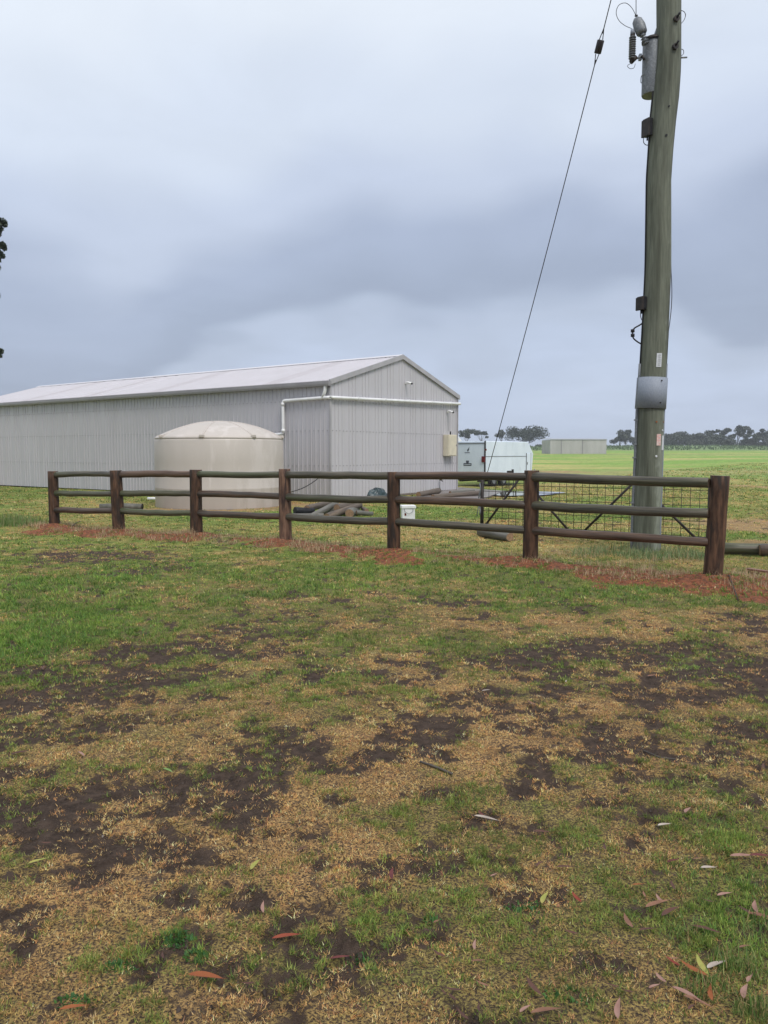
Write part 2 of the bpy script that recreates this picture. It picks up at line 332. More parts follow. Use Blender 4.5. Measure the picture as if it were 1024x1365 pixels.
e1 = mth(n, l, 'SUBTRACT', n3.outputs['Fac'], .5); e1 = mth(n, l, 'MULTIPLY', e1, 2.0); e1b = mth(n, l, 'SUBTRACT', n1.outputs['Fac'], .5); e1b = mth(n, l, 'MULTIPLY', e1b, 1.3); e1 = mth(n, l, 'ADD', e1, e1b)
sv = mth(n, l, 'ADD', ms.outputs['X'], e1); sm_ = mrange(sv, .36, .54)
base = mixc(sm_, lawn, soilc)
e2_ = mth(n, l, 'SUBTRACT', n4.outputs['Fac'], .5); e2_ = mth(n, l, 'MULTIPLY', e2_, 1.8)
rv = mth(n, l, 'ADD', ms.outputs['Y'], e2_); rm_ = mrange(rv, .34, .52)
redc = mixc(mrange(n3.outputs['Fac'], .38, .62), (.11, .045, .028), (.37, .125, .058))
redc = mixc(mrange(n1.outputs['Fac'], .52, .66), redc, (.30, .20, .13))
base = mixc(rm_, base, redc)
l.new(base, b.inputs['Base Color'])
bp = n.new('ShaderNodeBump'); bp.inputs['Strength'].default_value = 1.0; bp.inputs['Distance'].default_value = .022
hh_ = mth(n, l, 'MULTIPLY', n3.outputs['Fac'], 1.3); hh_ = mth(n, l, 'ADD', hh_, n1.outputs['Fac'])
l.new(hh_, bp.inputs['Height']); l.new(bp.outputs[0], b.inputs['Normal'])
M['ground'] = mg
mb, n, l, b, a = attr_mat('grass_blades', .55, spec=.35)
tr_ = n.new('ShaderNodeBsdfTranslucent'); l.new(a.outputs['Color'], tr_.inputs['Color'])
mxs = n.new('ShaderNodeMixShader'); mxs.inputs[0].default_value = .45; l.new(b.outputs[0], mxs.inputs[1]); l.new(tr_.outputs[0], mxs.inputs[2]); l.new(mxs.outputs[0], n['Material Output'].inputs['Surface'])
M['blade'] = mb

# ------------------------------------------------------------------ object helpers
def tag(o, label=None, cat=None, group=None, kind=None):
    if label: o['label'] = label
    if cat: o['category'] = cat
    if group: o['group'] = group
    if kind: o['kind'] = kind
    return o
def mesh_np(name, verts, faces_flat, loop_totals, material, colors=None, parent=None, smooth=False, msk=None):
    me = bpy.data.meshes.new(name); verts = np.asarray(verts, np.float32)
    me.vertices.add(len(verts)); me.vertices.foreach_set('co', verts.ravel())
    ff = np.asarray(faces_flat, np.int32).ravel(); lt = np.asarray(loop_totals, np.int32)
    me.loops.add(len(ff)); me.loops.foreach_set('vertex_index', ff)
    me.polygons.add(len(lt)); ls = np.concatenate([[0], np.cumsum(lt)[:-1]]).astype(np.int32)
    me.polygons.foreach_set('loop_start', ls); me.polygons.foreach_set('loop_total', lt)
    me.update(calc_edges=True)
    if colors is not None:
        ca = me.color_attributes.new('Col', 'FLOAT_COLOR', 'POINT')
        ca.data.foreach_set('color', np.concatenate([colors, np.ones((len(colors), 1))], 1).astype(np.float32).ravel())
    if msk is not None:
        ca = me.attributes.new('Msk', 'FLOAT_VECTOR', 'POINT'); ca.data.foreach_set('vector', msk.astype(np.float32).ravel())
    if smooth: me.polygons.foreach_set('use_smooth', np.ones(len(lt), bool))
    me.materials.append(material); o = bpy.data.objects.new(name, me); col.objects.link(o)
    if parent: o.parent = parent
    return o
class MB:
    def __init__(s): s.v = []; s.f = []; s.mi = []; s.sm = []
    def add(s, vs, fs, mi=0, sm=False):
        b = len(s.v); s.v += [tuple(v) for v in vs]; s.f += [tuple(b+i for i in f) for f in fs]; s.mi += [mi]*len(fs); s.sm += [sm]*len(fs); return s
    def box(s, lo, hi, mi=0, bev=0.):
        x0, y0, z0 = lo; x1, y1, z1 = hi
        vs = [(x0,y0,z0),(x1,y0,z0),(x1,y1,z0),(x0,y1,z0),(x0,y0,z1),(x1,y0,z1),(x1,y1,z1),(x0,y1,z1)]
        return s.add(vs, [(0,3,2,1),(4,5,6,7),(0,1,5,4),(1,2,6,5),(2,3,7,6),(3,0,4,7)], mi)
    def tube(s, pts, rad, seg=10, mi=0, cap_mi=None, wob=0., sm=True, cap=True, chamfer=0.):
        pts = [Vector(p) for p in pts]; n = len(pts); rad = [rad]*n if isinstance(rad, (int, float)) else list(rad)
        if chamfer:
            d0 = (pts[1]-pts[0]).normalized(); d1 = (pts[-1]-pts[-2]).normalized()
            pts = [pts[0]]+[pts[0]+d0*chamfer]+pts[1:-1]+[pts[-1]-d1*chamfer]+[pts[-1]]
            rad = [rad[0]-chamfer]+[rad[0]]+rad[1:-1]+[rad[-1]]+[rad[-1]-chamfer]; n = len(pts)
        t0 = (pts[1]-pts[0]).normalized(); up = Vector((0, 0, 1)) if abs(t0.z) < .9 else Vector((1, 0, 0))
        nx = t0.cross(up).normalized(); ny = nx.cross(t0).normalized()
        vs = []; ph = [random.random()*6.28 for _ in range(4)]
        for i, p in enumerate(pts):
            t = (pts[min(i+1, n-1)]-pts[max(i-1, 0)]).normalized(); nx = (nx-t*nx.dot(t)).normalized(); ny = t.cross(nx)
            for k in range(seg):
                a = k/seg*2*math.pi; r = rad[i]*(1+wob*(math.sin(2*a+ph[0]+i*.3)+.7*math.sin(3*a+ph[1]-i*.5)+.8*math.sin(5*a+ph[2]+i*.15)))
                vs.append(p+nx*math.cos(a)*r+ny*math.sin(a)*r)
        fs = [(i*seg+k, i*seg+(k+1) % seg, (i+1)*seg+(k+1) % seg, (i+1)*seg+k) for i in range(n-1) for k in range(seg)]
        s.add(vs, fs, mi, sm); b = len(s.v)-len(vs)
        if cap:
            cm = mi if cap_mi is None else cap_mi
            s.f += [tuple(b+k for k in range(seg))[::-1], tuple(b+(n-1)*seg+k for k in range(seg))]; s.mi += [cm, cm]; s.sm += [False, False]
        return s
    def lathe(s, prof, seg=24, mi=0, c=(0, 0, 0), sm=True):
        vs = [(c[0]+r*math.cos(2*math.pi*k/seg), c[1]+r*math.sin(2*math.pi*k/seg), c[2]+z) for r, z in prof for k in range(seg)]
        fs = [(i*seg+k, i*seg+(k+1) % seg, (i+1)*seg+(k+1) % seg, (i+1)*seg+k) for i in range(len(prof)-1) for k in range(seg)]
        s.add(vs, fs, mi, sm)
        b = len(s.v)-len(vs); s.f += [tuple(b+k for k in range(seg))[::-1], tuple(b+(len(prof)-1)*seg+k for k in range(seg))]; s.mi += [mi, mi]; s.sm += [False, False]
        return s
    def build(s, name, mats, parent=None, origin=None, bevel=0.):
        me = bpy.data.meshes.new(name)
        vs = s.v
        if origin is not None: vs = [(v[0]-origin[0], v[1]-origin[1], v[2]-origin[2]) for v in vs]
        me.from_pydata(vs, [], s.f); me.update()
        if not isinstance(mats, (list, tuple)): mats = [mats]
        for m in mats: me.materials.append(m)
        me.polygons.foreach_set('material_index', s.mi); me.polygons.foreach_set('use_smooth', s.sm)
        o = bpy.data.objects.new(name, me); col.objects.link(o)
        if origin is not None: o.location = origin
        if parent: o.parent = parent
        if bevel:
            bm_ = o.modifiers.new('bevel', 'BEVEL'); bm_.width = bevel; bm_.segments = 2; bm_.limit_method = 'ANGLE'
        return o
def axial(o, a, c):
    # re-express a rod's mesh so that its own Z runs along the rod (grain follows it)
    q = (Vector(c)-Vector(a)).normalized().to_track_quat('Z', 'Y'); base_ = o.location.copy(); mid = (Vector(a)+Vector(c))/2
    Mi = (Matrix.Translation(mid) @ q.to_matrix().to_4x4()).inverted() @ Matrix.Translation(base_)
    o.data.transform(Mi); o.location = mid; o.rotation_euler = q.to_euler(); return o
def empty(name, loc, rz=0, label=None, cat=None, group=None):
    o = bpy.data.objects.new(name, None); col.objects.link(o); o.location = loc; o.rotation_euler = (0, 0, rz); o.empty_display_size = .2
    return tag(o, label, cat, group)
def lerp(a, b, t): return Vector(a)*(1-t)+Vector(b)*t

# ------------------------------------------------------------------ ground
rows = np.concatenate([[-60, -20, -6, 0, .8], np.geomspace(1.3, 45, 470), np.geomspace(45, 1400, 100)[1:]])
uu = np.concatenate([[-12, -5, -2.4, -1.5, -1.15], np.linspace(-1, 1, 460), [1.15, 1.5, 2.4, 5, 12]])
Yg, Ug = np.meshgrid(rows, uu, indexing='ij'); Xg = np.clip(Ug*(2.2+.62*np.clip(Yg, 0, None)), -1400, 1400)
xf, yf = Xg.ravel(), Yg.ravel(); zf = height(xf, yf)
nr, nc = Xg.shape; idx = np.arange(nr*nc).reshape(nr, nc)
faces = np.stack([idx[:-1, :-1], idx[:-1, 1:], idx[1:, 1:], idx[1:, :-1]], -1).reshape(-1, 4)
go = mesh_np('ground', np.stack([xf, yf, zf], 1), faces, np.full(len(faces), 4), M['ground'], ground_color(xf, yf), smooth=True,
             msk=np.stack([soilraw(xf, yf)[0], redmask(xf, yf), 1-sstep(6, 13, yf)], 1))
tag(go, 'lawn and paddock ground with patches of bare dark soil', kind='structure')

# ------------------------------------------------------------------ grass
def blades(name, x, y, ln, lean, wid, colr, seg, label, stiff=1.):
    n = len(x); z = height(x, y)-.004; az = RNG.random(n)*2*math.pi; wa = az+math.pi/2+RNG.normal(0, .4, n)
    dx_, dy_ = np.cos(az), np.sin(az); wx_, wy_ = np.cos(wa)*wid/2, np.sin(wa)*wid/2
    hz_ = ln*np.cos(lean); hr = ln*np.sin(lean)
    if seg == 1:
        V = np.stack([np.stack([x-wx_, y-wy_, z], 1), np.stack([x+wx_, y+wy_, z], 1), np.stack([x+dx_*hr, y+dy_*hr, z+hz_], 1)], 1).reshape(-1, 3)
        Fc = np.arange(3*n).reshape(-1, 3); lt = np.full(n, 3); cc = np.repeat(colr, 3, 0)
    else:
        mr_, mz = hr*.42, hz_*.62
        V = np.stack([np.stack([x-wx_, y-wy_, z], 1), np.stack([x+wx_, y+wy_, z], 1),
                      np.stack([x+dx_*mr_+wx_*.75, y+dy_*mr_+wy_*.75, z+mz], 1), np.stack([x+dx_*mr_-wx_*.75, y+dy_*mr_-wy_*.75, z+mz], 1),
                      np.stack([x+dx_*hr, y+dy_*hr, z+hz_], 1)], 1).reshape(-1, 3)
        i = np.arange(n)*5; q = np.stack([i, i+1, i+2, i+3, i+3, i+2, i+4], 1); Fc = q; lt = np.tile([4, 3], n); cc = np.repeat(colr, 5, 0)
    o = mesh_np(name, V, Fc.ravel(), lt, M['blade'], np.clip(cc, 0, .88)); tag(o, label, kind='stuff'); return o
g_cols = 1.9*np.array([(.080, .125, .022), (.115, .160, .030), (.155, .180, .038), (.200, .195, .055), (.055, .090, .018), (.085, .135, .040)])
s_cols = 1.7*np.array([(.44, .255, .095), (.50, .32, .13), (.36, .185, .07), (.42, .29, .10), (.28, .14, .07), (.54, .40, .20)])
def lawn_band(y0, y1, dens, per, rad, l0, w0, label, name='lawn_grass', side=.64):
    n = int(dens/per*((y1-y0)*1.4+side*(y1*y1-y0*y0)))
    cy = RNG.random(n)*(y1-y0)+y0; cx = (RNG.random(n)*2-1)*(.7+side*y1); k = np.abs(cx) < .7+side*cy; cy = cy[k]; cx = cx[k]; n = len(cx)
    s, straw, gr, red = fields(cx, cy); cl = fbm(cx, cy, 11., 3, 200, .6)
    wn = sstep(.3, .7, gsum(WORN, cx+(fbm(cx, cy, .7, 3, 111)-.5)*2, cy+(fbm(cx, cy, .5, 3, 115)-.5)*2.5)); straw = np.maximum(straw, wn*.8)
    keep = RNG.random(n) < np.clip((1-s*.78)*(1-red*.80)*(1-.8*wn)*(.14+1.7*sstep(.36, .56, cl)+.5*gr), 0, 1)
    for (ax, ay, rr) in NOGROW: keep &= np.hypot(cx-ax, cy-ay) > rr
    keep &= ~in_shed(cx, cy)
    cx, cy, straw, gr, s, cl = cx[keep], cy[keep], straw[keep], gr[keep], s[keep], cl[keep]; n = len(cx)
    patch = fbm(cx, cy, 5., 3, 210, .6); pS = np.clip(straw*1.1-.02+(patch-.5)*2.3+s*.3-.25*gr, .03, .97)
    cS = RNG.random(n) < pS                                   # clump kind
    ci = RNG.integers(0, len(s_cols), n); cg_ = RNG.integers(0, len(g_cols), n); cb_ = (.70+.55*RNG.random(n))*(.65+.7*fbm(cx, cy, 3.5, 3, 230, .6))
    m = per; idx_ = np.repeat(np.arange(n), m); N_ = len(idx_)
    a = RNG.random(N_)*6.283; rr_ = rad*np.sqrt(RNG.random(N_))*(.5+RNG.random(n))[idx_]
    x = cx[idx_]+np.cos(a)*rr_; y = cy[idx_]+np.sin(a)*rr_
    isS = np.where(RNG.random(N_) < .82, cS[idx_], RNG.random(N_) < pS[idx_])
    cs = s_cols[np.where(RNG.random(N_) < .6, ci[idx_], RNG.integers(0, len(s_cols), N_))]; cg = g_cols[np.where(RNG.random(N_) < .6, cg_[idx_], RNG.integers(0, len(g_cols), N_))]
    lush = np.clip(gr*1.0+(fbm(cx, cy, 1.2, 3, 220)-.45)*1.2, 0, 1)[idx_][:, None]; st_ = straw[idx_][:, None]
    cg = cg*(1-lush)+lush*cg*np.array([.86, 1.08, .85]); cg = cg*(1-.5*st_)+.5*st_*np.array([.24, .22, .06])
    c = np.where(isS[:, None], cs, cg)*(.55+.8*RNG.random((N_, 1)))*cb_[idx_][:, None]
    ln = np.where(isS, l0*.8, l0*(.85+.8*lush[:, 0]))*(.45+RNG.random(N_)*.9)
    lean = np.where(isS, .7+RNG.random(N_)*.75, .35+RNG.random(N_)*.95)
    blades(name, x, y, ln, lean, w0*(.6+.8*RNG.random(N_)), c, 1, label)
SH_A = Vector((P(441, 669, 25).x, 25, 0)); SH_ANG = math.atan2(6.9, 4.77); SH_W, SH_L = 8.39, 23.4
def in_shed(x, y):
    dx_, dy_ = x-SH_A.x, y-SH_A.y; ca, sa = math.cos(SH_ANG), math.sin(SH_ANG)
    u = dx_*ca+dy_*sa; v_ = -dx_*sa+dy_*ca
    return (u > -.02) & (v_ > -.02) & (v_ < SH_L)
TANK = P(294, 640, 23.1); NOGROW = [(TANK.x, TANK.y, 1.95)]
lawn_band(1.7, 3.3, 52000, 22, .020, .023, .0036, 'short green and straw coloured grass nearest the viewer')
lawn_band(3.3, 5.2, 28000, 18, .024, .026, .0046, 'short patchy grass across the worn foreground')
lawn_band(5.2, 8.0, 12500, 14, .030, .030, .0068, 'short patchy grass round the bare soil')
lawn_band(8.0, 12.5, 4600, 12, .045, .036, .0105, 'short grass between the bare soil and the fence')
lawn_band(12.5, 20, 1300, 10, .08, .046, .019, 'mown grass along both sides of the fence')
lawn_band(20, 36, 340, 9, .15, .060, .034, 'mown grass between the fence and the shed')
lawn_band(36, 85, 34, 6, .3, .085, .075, 'rougher grass of the near paddock')
def tufts(name, spots, label, cols, n_per, l0, w0, lean0=.5):
    xs_, ys_, ls_, cs_ = [], [], [], []
    for (cx, cy, rx, ry, k) in spots:
        n = int(n_per*k); a = RNG.random(n)*6.283; r = np.sqrt(RNG.random(n))
        xs_.append(cx+np.cos(a)*r*rx); ys_.append(cy+np.sin(a)*r*ry); ls_.append(l0*(.35+RNG.random(n)*.9)*(1.15-.6*r))
    x = np.concatenate(xs_); y = np.concatenate(ys_); ln = np.concatenate(ls_); n = len(x)
    cc = np.array(cols)[RNG.integers(0, len(cols), n)]*(.75+.5*RNG.random((n, 1)))
    return blades(name, x, y, ln, np.minimum(RNG.random(n)*lean0*2, 1.5), np.full(n, w0)*(.6+.8*RNG.random(n)), cc, 2, label)
sp = lambda px, py, wx, hy, k: (lambda g: (g.x, g.y, wx*g.y/F, hy*g.y*g.y/(EYE*F), k))(G(px, py))
blue_g = [(.10, .155, .06), (.14, .20, .085), (.07, .115, .04), (.20, .24, .12), (.24, .20, .10)]
tufts('long_grass', [sp(800, 738, 60, 5, 1.), sp(862, 742, 40, 6, 1.3), sp(910, 740, 40, 5, 1.1), sp(840, 734, 80, 5, 1.), sp(930, 744, 20, 4, .5)],
      'long bluish green grass round the foot of the power pole', 1.5*np.array(blue_g), 700, .17, .0075, .75)
tufts('long_grass', [sp(10, 698, 34, 5, 1.), sp(40, 702, 20, 4, .4), sp(-15, 702, 30, 7, .7)], 'long green grass left of the first fence post',
      [(.12, .20, .05), (.16, .25, .07), (.28, .27, .12)], 1100, .26, .013, .6)
tufts('long_grass', [sp(985, 1290, 40, 25, 1.), sp(940, 1320, 40, 20, .8), sp(1020, 1240, 30, 30, .8), sp(925, 1250, 25, 15, .3), sp(1010, 1350, 40, 20, 1.)],
      'longer grass in the bottom right corner of the lawn', [(.13, .22, .05), (.18, .28, .07), (.09, .16, .04), (.28, .30, .10), (.40, .30, .14)], 300, .075, .0032, .75)
dry = [(.42, .33, .20), (.50, .40, .26), (.30, .21, .12), (.36, .22, .13), (.22, .14, .08)]
dsp = []
for i in range(210):
    t = random.random(); xx = PX[0]-.5+t*(PX[-1]+1.6-PX[0]); yy = float(np.interp(xx, PX, PY))+random.uniform(-.75, .75)
    dsp.append((xx, yy, random.uniform(.06, .35), random.uniform(.05, .16), random.uniform(.3, 1.1)))
dsp += [sp(760, 738, 60, 5, 4), sp(830, 752, 40, 4, 3), sp(700, 745, 40, 4, 2), sp(420, 728, 40, 4, 2), sp(880, 748, 60, 3, 3), sp(60, 702, 25, 3, 1.5)]
tufts('dead_grass', dsp, 'dead straw lying over the red earth along the fence', 1.35*np.array(dry), 130, .13, .0055, 1.35)
wk = [(.065, .15, .035), (.09, .20, .045), (.07, .17, .06)]
tufts('clover', [sp(238, 1250, 26, 12, 1.4), sp(262, 1275, 18, 10, .6), sp(575, 1225, 14, 8, .2), sp(160, 1290, 24, 10, .5), sp(100, 1335, 30, 12, .6), sp(480, 1275, 16, 9, .25), sp(700, 1210, 30, 14, .5), sp(760, 1330, 40, 16, .5)],
      'dark green clover patches among the short grass', wk, 260, .024, .010, .9)
# clods and stones in the soil
def clods():
    n = 26000; y = 2+RNG.random(n)**1.6*14; x = (RNG.random(n)*2-1)*(.7+.62*y); s, _ = soilmask(x, y); rd = redmask(x, y)
    k = RNG.random(n) < np.maximum(s*.9, rd*1.); x = x[k]; y = y[k]; rd = rd[k]; n = len(x)
    r = (.004+RNG.random(n)**4*.012)*(1+.9*(rd > .3))
    base = np.array([(1, 0, -.3), (-.5, .87, -.3), (-.5, -.87, -.3), (0, 0, .75), (.55, .5, .35), (-.6, .1, .4)])
    if True: pass
    fc = np.array([(0, 4, 3), (4, 1, 3), (1, 5, 3), (5, 2, 3), (2, 0, 3), (0, 1, 4), (1, 2, 5)])
    z = height(x, y); a = RNG.random(n)*6.28; ca, sa = np.cos(a), np.sin(a)
    V = base[None]*(1+RNG.normal(0, .22, (n, 6, 3)))*r[:, None, None]
    V = np.stack([V[..., 0]*ca[:, None]-V[..., 1]*sa[:, None], V[..., 0]*sa[:, None]+V[..., 1]*ca[:, None], V[..., 2]], -1)+np.stack([x, y, z+.001], 1)[:, None]
    Fc = (fc[None]+6*np.arange(n)[:, None, None]).reshape(-1, 3)
    c = np.where((rd > .3)[:, None], c_red*(.6+.8*RNG.random((n, 1))), c_soil*(.6+1.2*RNG.random((n, 1))))
    pale = (RNG.random(n) < .02)[:, None]; c = np.where(pale, np.array([.3, .28, .26]), c)
    o = mesh_np('soil_clods', V.reshape(-1, 3), Fc.ravel(), np.full(len(Fc), 3), M['blade'], np.repeat(c, 6, 0)); tag(o, 'small clods and grit on the bare soil', kind='stuff')
clods()
# green tint and rubble of the long grass on the far rise
nfar = 9000; yy_ = 200+RNG.random(nfar)*110; xx_ = 55+(RNG.random(nfar)*2-1)*110
cc_ = np.array([(.12, .17, .09), (.15, .2, .10), (.10, .14, .07)])[RNG.integers(0, 3, nfar)]*(.8+.4*RNG.random((nfar, 1)))
blades('long_grass', xx_, yy_, .5*(.4+RNG.random(nfar)), RNG.random(nfar)*.6, np.full(nfar, .5), cc_, 1, 'long grass on the rise at the far side of the paddock')

# ------------------------------------------------------------------ concrete slab and puddle
sb = MB(); pts = [G(548, 667), G(645, 668), G(668, 655), G(612, 652.5), G(606, 655)]
pts = [G(536, 671), G(640, 668), G(672, 656), G(612, 651)]
vs = [(p.x, p.y, .0) for p in pts]+[(p.x, p.y, .055) for p in pts]
sb.add(vs, [(4, 5, 6, 7)]+[(i, (i+1) % 4, 4+(i+1) % 4, 4+i) for i in range(4)])
tag(sb.build('path', M['slab']), 'wet concrete apron along the end wall of the shed', kind='structure')
pb = MB(); rng = random.Random(4); cen = G(690, 658.5); ring = []
for i in range(40):
    a = i/40*6.283; rr = 1+.16*math.sin(3*a+1)+.1*math.sin(5*a)+.05*math.sin(9*a); ring.append((cen.x+math.cos(a)*1.55*rr, cen.y+math.sin(a)*1.7*rr, gz(cen.x, cen.y)+.05))
pb.add(ring, [tuple(range(40))]); tag(pb.build('water', M['puddle']), 'shallow puddle on the grass behind the gate', kind='structure')

# ------------------------------------------------------------------ big shed
shed = empty('farm_shed', SH_A, SH_ANG, 'long grey ribbed steel farm shed with a pale gabled roof behind the tank', 'shed')
EAVE, RISE, PITCHR = 3.90, 1.20, .19
def gable_z(u): return EAVE + RISE*(1-abs(u-SH_W/2)/(SH_W/2))
def rib_profile(s0, s1, rib=.020, rw=.010):
    pr = []; k = math.ceil((s0-1e-6)/PITCHR); s = s0; pr.append((s0, 0))
    q = k*PITCHR+.05
    while q < s1-.06:
        if q > s0+.05: pr += [(q-rw*1.5, 0), (q-rw, rib), (q+rw, rib), (q+rw*1.5, 0)]
        q += PITCHR
    pr.append((s1-.002, 0)); return pr
def wall_sheet(s0, s1, zt, place, m, z0=.05, name='wall_sheet'):
    pr = rib_profile(s0, s1); b = MB(); vs = []
    if s0 < SH_W/2 < s1 and zt is gable_z: pr = sorted(pr+[(SH_W/2, 0)]) if not any(abs(p[0]-SH_W/2) < .03 for p in pr) else pr
    for (s, o) in pr: vs.append(place(s, z0, o)); vs.append(place(s, zt(s)-.03, o))
    fs = [(2*i, 2*i+2, 2*i+3, 2*i+1) for i in range(len(pr)-1)]
    b.add(vs, fs); return b.build(name, m, shed)
ns = 11
for i in range(ns): wall_sheet(i*SH_W/ns, (i+1)*SH_W/ns, gable_z, lambda s, z, o: (s, -o, z), M['wall'])
nl_ = 31
for i in range(nl_): wall_sheet(i*SH_L/nl_, (i+1)*SH_L/nl_, lambda s: EAVE, lambda s, z, o: (-o, s, z), M['wall'])
MB().box((0.02, SH_L-.05, 0), (SH_W-.02, SH_L, EAVE)).add([(0.02, SH_L, EAVE), (SH_W-.02, SH_L, EAVE), (SH_W/2, SH_L, EAVE+RISE)], [(0, 1, 2)]).build('end_wall', M['wall'], shed)
MB().box((SH_W-.04, 0.03, 0), (SH_W-.01, SH_L-.06, EAVE)).build('side_wall', M['wall'], shed)
OV = .10
for side in (-1, 1):
    for i in range(nl_):
        s0, s1 = -.06+i*(SH_L+.12)/nl_, -.06+(i+1)*(SH_L+.12)/nl_
        pr = rib_profile(s0, s1, .03); vs = []
        for (s, o) in pr:
            e = -OV if side < 0 else SH_W+OV
            ze = EAVE-OV*RISE/(SH_W/2)+.03
            vs.append((e, s, ze+o)); vs.append((SH_W/2, s, EAVE+RISE+.03+o))
        fs = [(2*j, 2*j+2, 2*j+3, 2*j+1) for j in range(len(pr)-1)]
        MB().add(vs, fs).build('roof_sheet', M['roofd'] if i in (3, 11, 17, 23) else M['roof'], shed)
rc = MB(); rc.add([(SH_W/2-.22, -.07, EAVE+RISE+.004), (SH_W/2-.22, SH_L+.07, EAVE+RISE+.004), (SH_W/2, SH_L+.07, EAVE+RISE+.085), (SH_W/2, -.07, EAVE+RISE+.085), (SH_W/2+.22, -.07, EAVE+RISE+.004), (SH_W/2+.22, SH_L+.07, EAVE+RISE+.004)], [(0, 3, 2, 1), (3, 4, 5, 2)])
rc.build('ridge_cap', M['roof'], shed)
for side in (-1, 1):   # barge capping
    a = (SH_W/2, EAVE+RISE); e = (-OV if side < 0 else SH_W+OV, EAVE-OV*RISE/(SH_W/2))
    b = MB()
    for (y0, y1, dz0, dz1) in ((-.085, -.02, -.09, .075),):
        vs = [(a[0], y0, a[1]+dz0), (e[0], y0, e[1]+dz0), (e[0], y0, e[1]+dz1), (a[0], y0, a[1]+dz1), (a[0], y1, a[1]+dz0), (e[0], y1, e[1]+dz0), (e[0], y1, e[1]+dz1), (a[0], y1, a[1]+dz1)]
        b.add(vs, [(0, 1, 2, 3), (7, 6, 5, 4), (3, 2, 6, 7), (0, 4, 5, 1), (1, 5, 6, 2)])
    b.build('barge_capping', M['trim'], shed)
# gutter on the near side
b = MB(); prof = [(-.04, 3.90), (-.04, 3.74), (-.20, 3.74), (-.215, 3.80), (-.215, 3.89), (-.20, 3.905), (-.20, 3.86), (-.06, 3.86)]
vs = [(x, y, z) for y in (-.09, SH_L+.06) for (x, z) in prof]; k = len(prof)
b.add(vs, [(i, i+1, k+i+1, k+i) for i in range(k-1)]+[(0, 1, 2, 3, 4)[::-1]]); b.build('gutter', M['gutter'], shed)
MB().box((-.045, -.045, .03), (.02, .02, 3.72)).build('corner_flashing', M['trim'], shed)
MB().box((SH_W-.03, -.045, .03), (SH_W+.03, .02, 3.86)).build('corner_flashing', M['trim'], shed)
MB().box((0.03, -.012, .0), (SH_W-.03, .05, .07)).build('base_angle', M['slab'], shed)
b = MB()                                                          # screw rows
for zz in (1.15, 2.3, 3.3):
    for i in range(int(SH_W/PITCHR)): b.box((.1+i*PITCHR, -.027, zz), (.118+i*PITCHR, -.001, zz+.02))
    for i in range(int(SH_L/PITCHR)): b.box((-.027, .1+i*PITCHR, zz), (-.001, .118+i*PITCHR, zz+.02))
tag(b.build('roofing_screws', M['gutter'], shed), kind='stuff')
b = MB(); b.box((5.9, -.02, .05), (6.0, -.002, 1.9)); 
# pvc pipework (rain pipe)
pr_ = .055
pipe = empty('rain_pipe', shed.matrix_basis @ Vector((-.12, -.12, 3.3)) if False else SH_A, SH_ANG, 'white rainwater pipe crossing the gable wall and stepping down to the tank', 'pipe')
def bend(pts, r=.12):
    pts = [Vector(p) for p in pts]; o = [pts[0]]
    for i in range(1, len(pts)-1):
        a = (pts[i-1]-pts[i]).normalized(); c = (pts[i+1]-pts[i]).normalized()
        for t in (0, .25, .5, .75, 1): o.append(pts[i]+a*r*(1-t)**2+c*r*t**2)
    o.append(pts[-1]); return o
MB().tube(bend([(SH_W+.10, -.02, 3.62), (SH_W+.10, -.11, 3.60), (0.0, -.11, 3.37), (-.11, -.02, 3.37), (-.11, 1.95, 3.33), (-.11, 1.95, 2.22), (-.11, 2.3, 2.2), (-.9, 3.35, 2.16), (-1.65, 4.3, 2.12)], .10), pr_, 12).build('pipe', M['pvc'], pipe)
MB().tube(bend([(-.13, .10, 3.78), (-.13, .10, 3.60), (-.115, .22, 3.36)], .08), pr_, 12).build('downpipe', M['pvc'], pipe)
for u_ in (1.3, 2.9, 4.5, 6.1, 7.6): MB().tube([(u_, -.11, 3.37+.23*u_/SH_W), (u_+.09, -.11, 3.37+.23*(u_+.09)/SH_W)], .066, 12).build('pipe_joint', M['pvc'], pipe)
for (a, c) in (((-.11, 1.95, 3.27), (-.11, 1.95, 3.16)), ((-.11, 1.95, 2.38), (-.11, 1.95, 2.28))): MB().tube([a, c], .067, 12).build('pipe_joint', M['pvc'], pipe)
LW = lambda u, v_, z: shed.matrix_basis @ Vector((u, v_, z))
shed_m = Matrix.Translation(SH_A) @ Matrix.Rotation(SH_ANG, 4, 'Z')
def LWp(u, v_, z): return shed_m @ Vector((u, v_, z))
# meter box
mb_ = empty('meter_box', LWp(7.55, -.02, 1.45), SH_ANG, 'cream meter box on the gable wall near its right corner', 'meter box')
MB().box((-.33, -.26, 0), (.33, 0, .86)).build('case', M['meter'], mb_, bevel=.012)
md_ = MB().box((-.30, -.275, .03), (.30, -.262, .83)).build('door', M['meter'], mb_, bevel=.006); MB().box((.24, -.285, .40), (.27, -.2755, .47)).build('latch', M['galvd'], md_)
MB().tube([(0.05, -.12, .86), (0.05, -.12, 1.0)], .03, 8).build('cable_gland', M['black'], mb_)
MB().tube([(0.05, -.05, 1.0), (0.05, -.05, 2.0)], .012, 6).build('conduit', M['trim'], mb_)
def cam_dev(u, z, lab):
    e = empty('security_camera', LWp(u, -.03, z), SH_ANG, lab, 'camera')
    MB().box((-.05, -.05, -.05), (.05, 0, .05)).build('bracket', M['whitep'], e)
    MB().tube([(0, -.05, .02), (-.02, -.26, -.04)], .045, 12, chamfer=.008).build('body', M['whitep'], e)
    MB().tube([(-.02, -.26, -.04), (-.023, -.29, -.05)], .036, 12).build('lens', M['black'], e)
cam_dev(4.45, 4.17, 'small white security camera high on the gable under the roof peak')
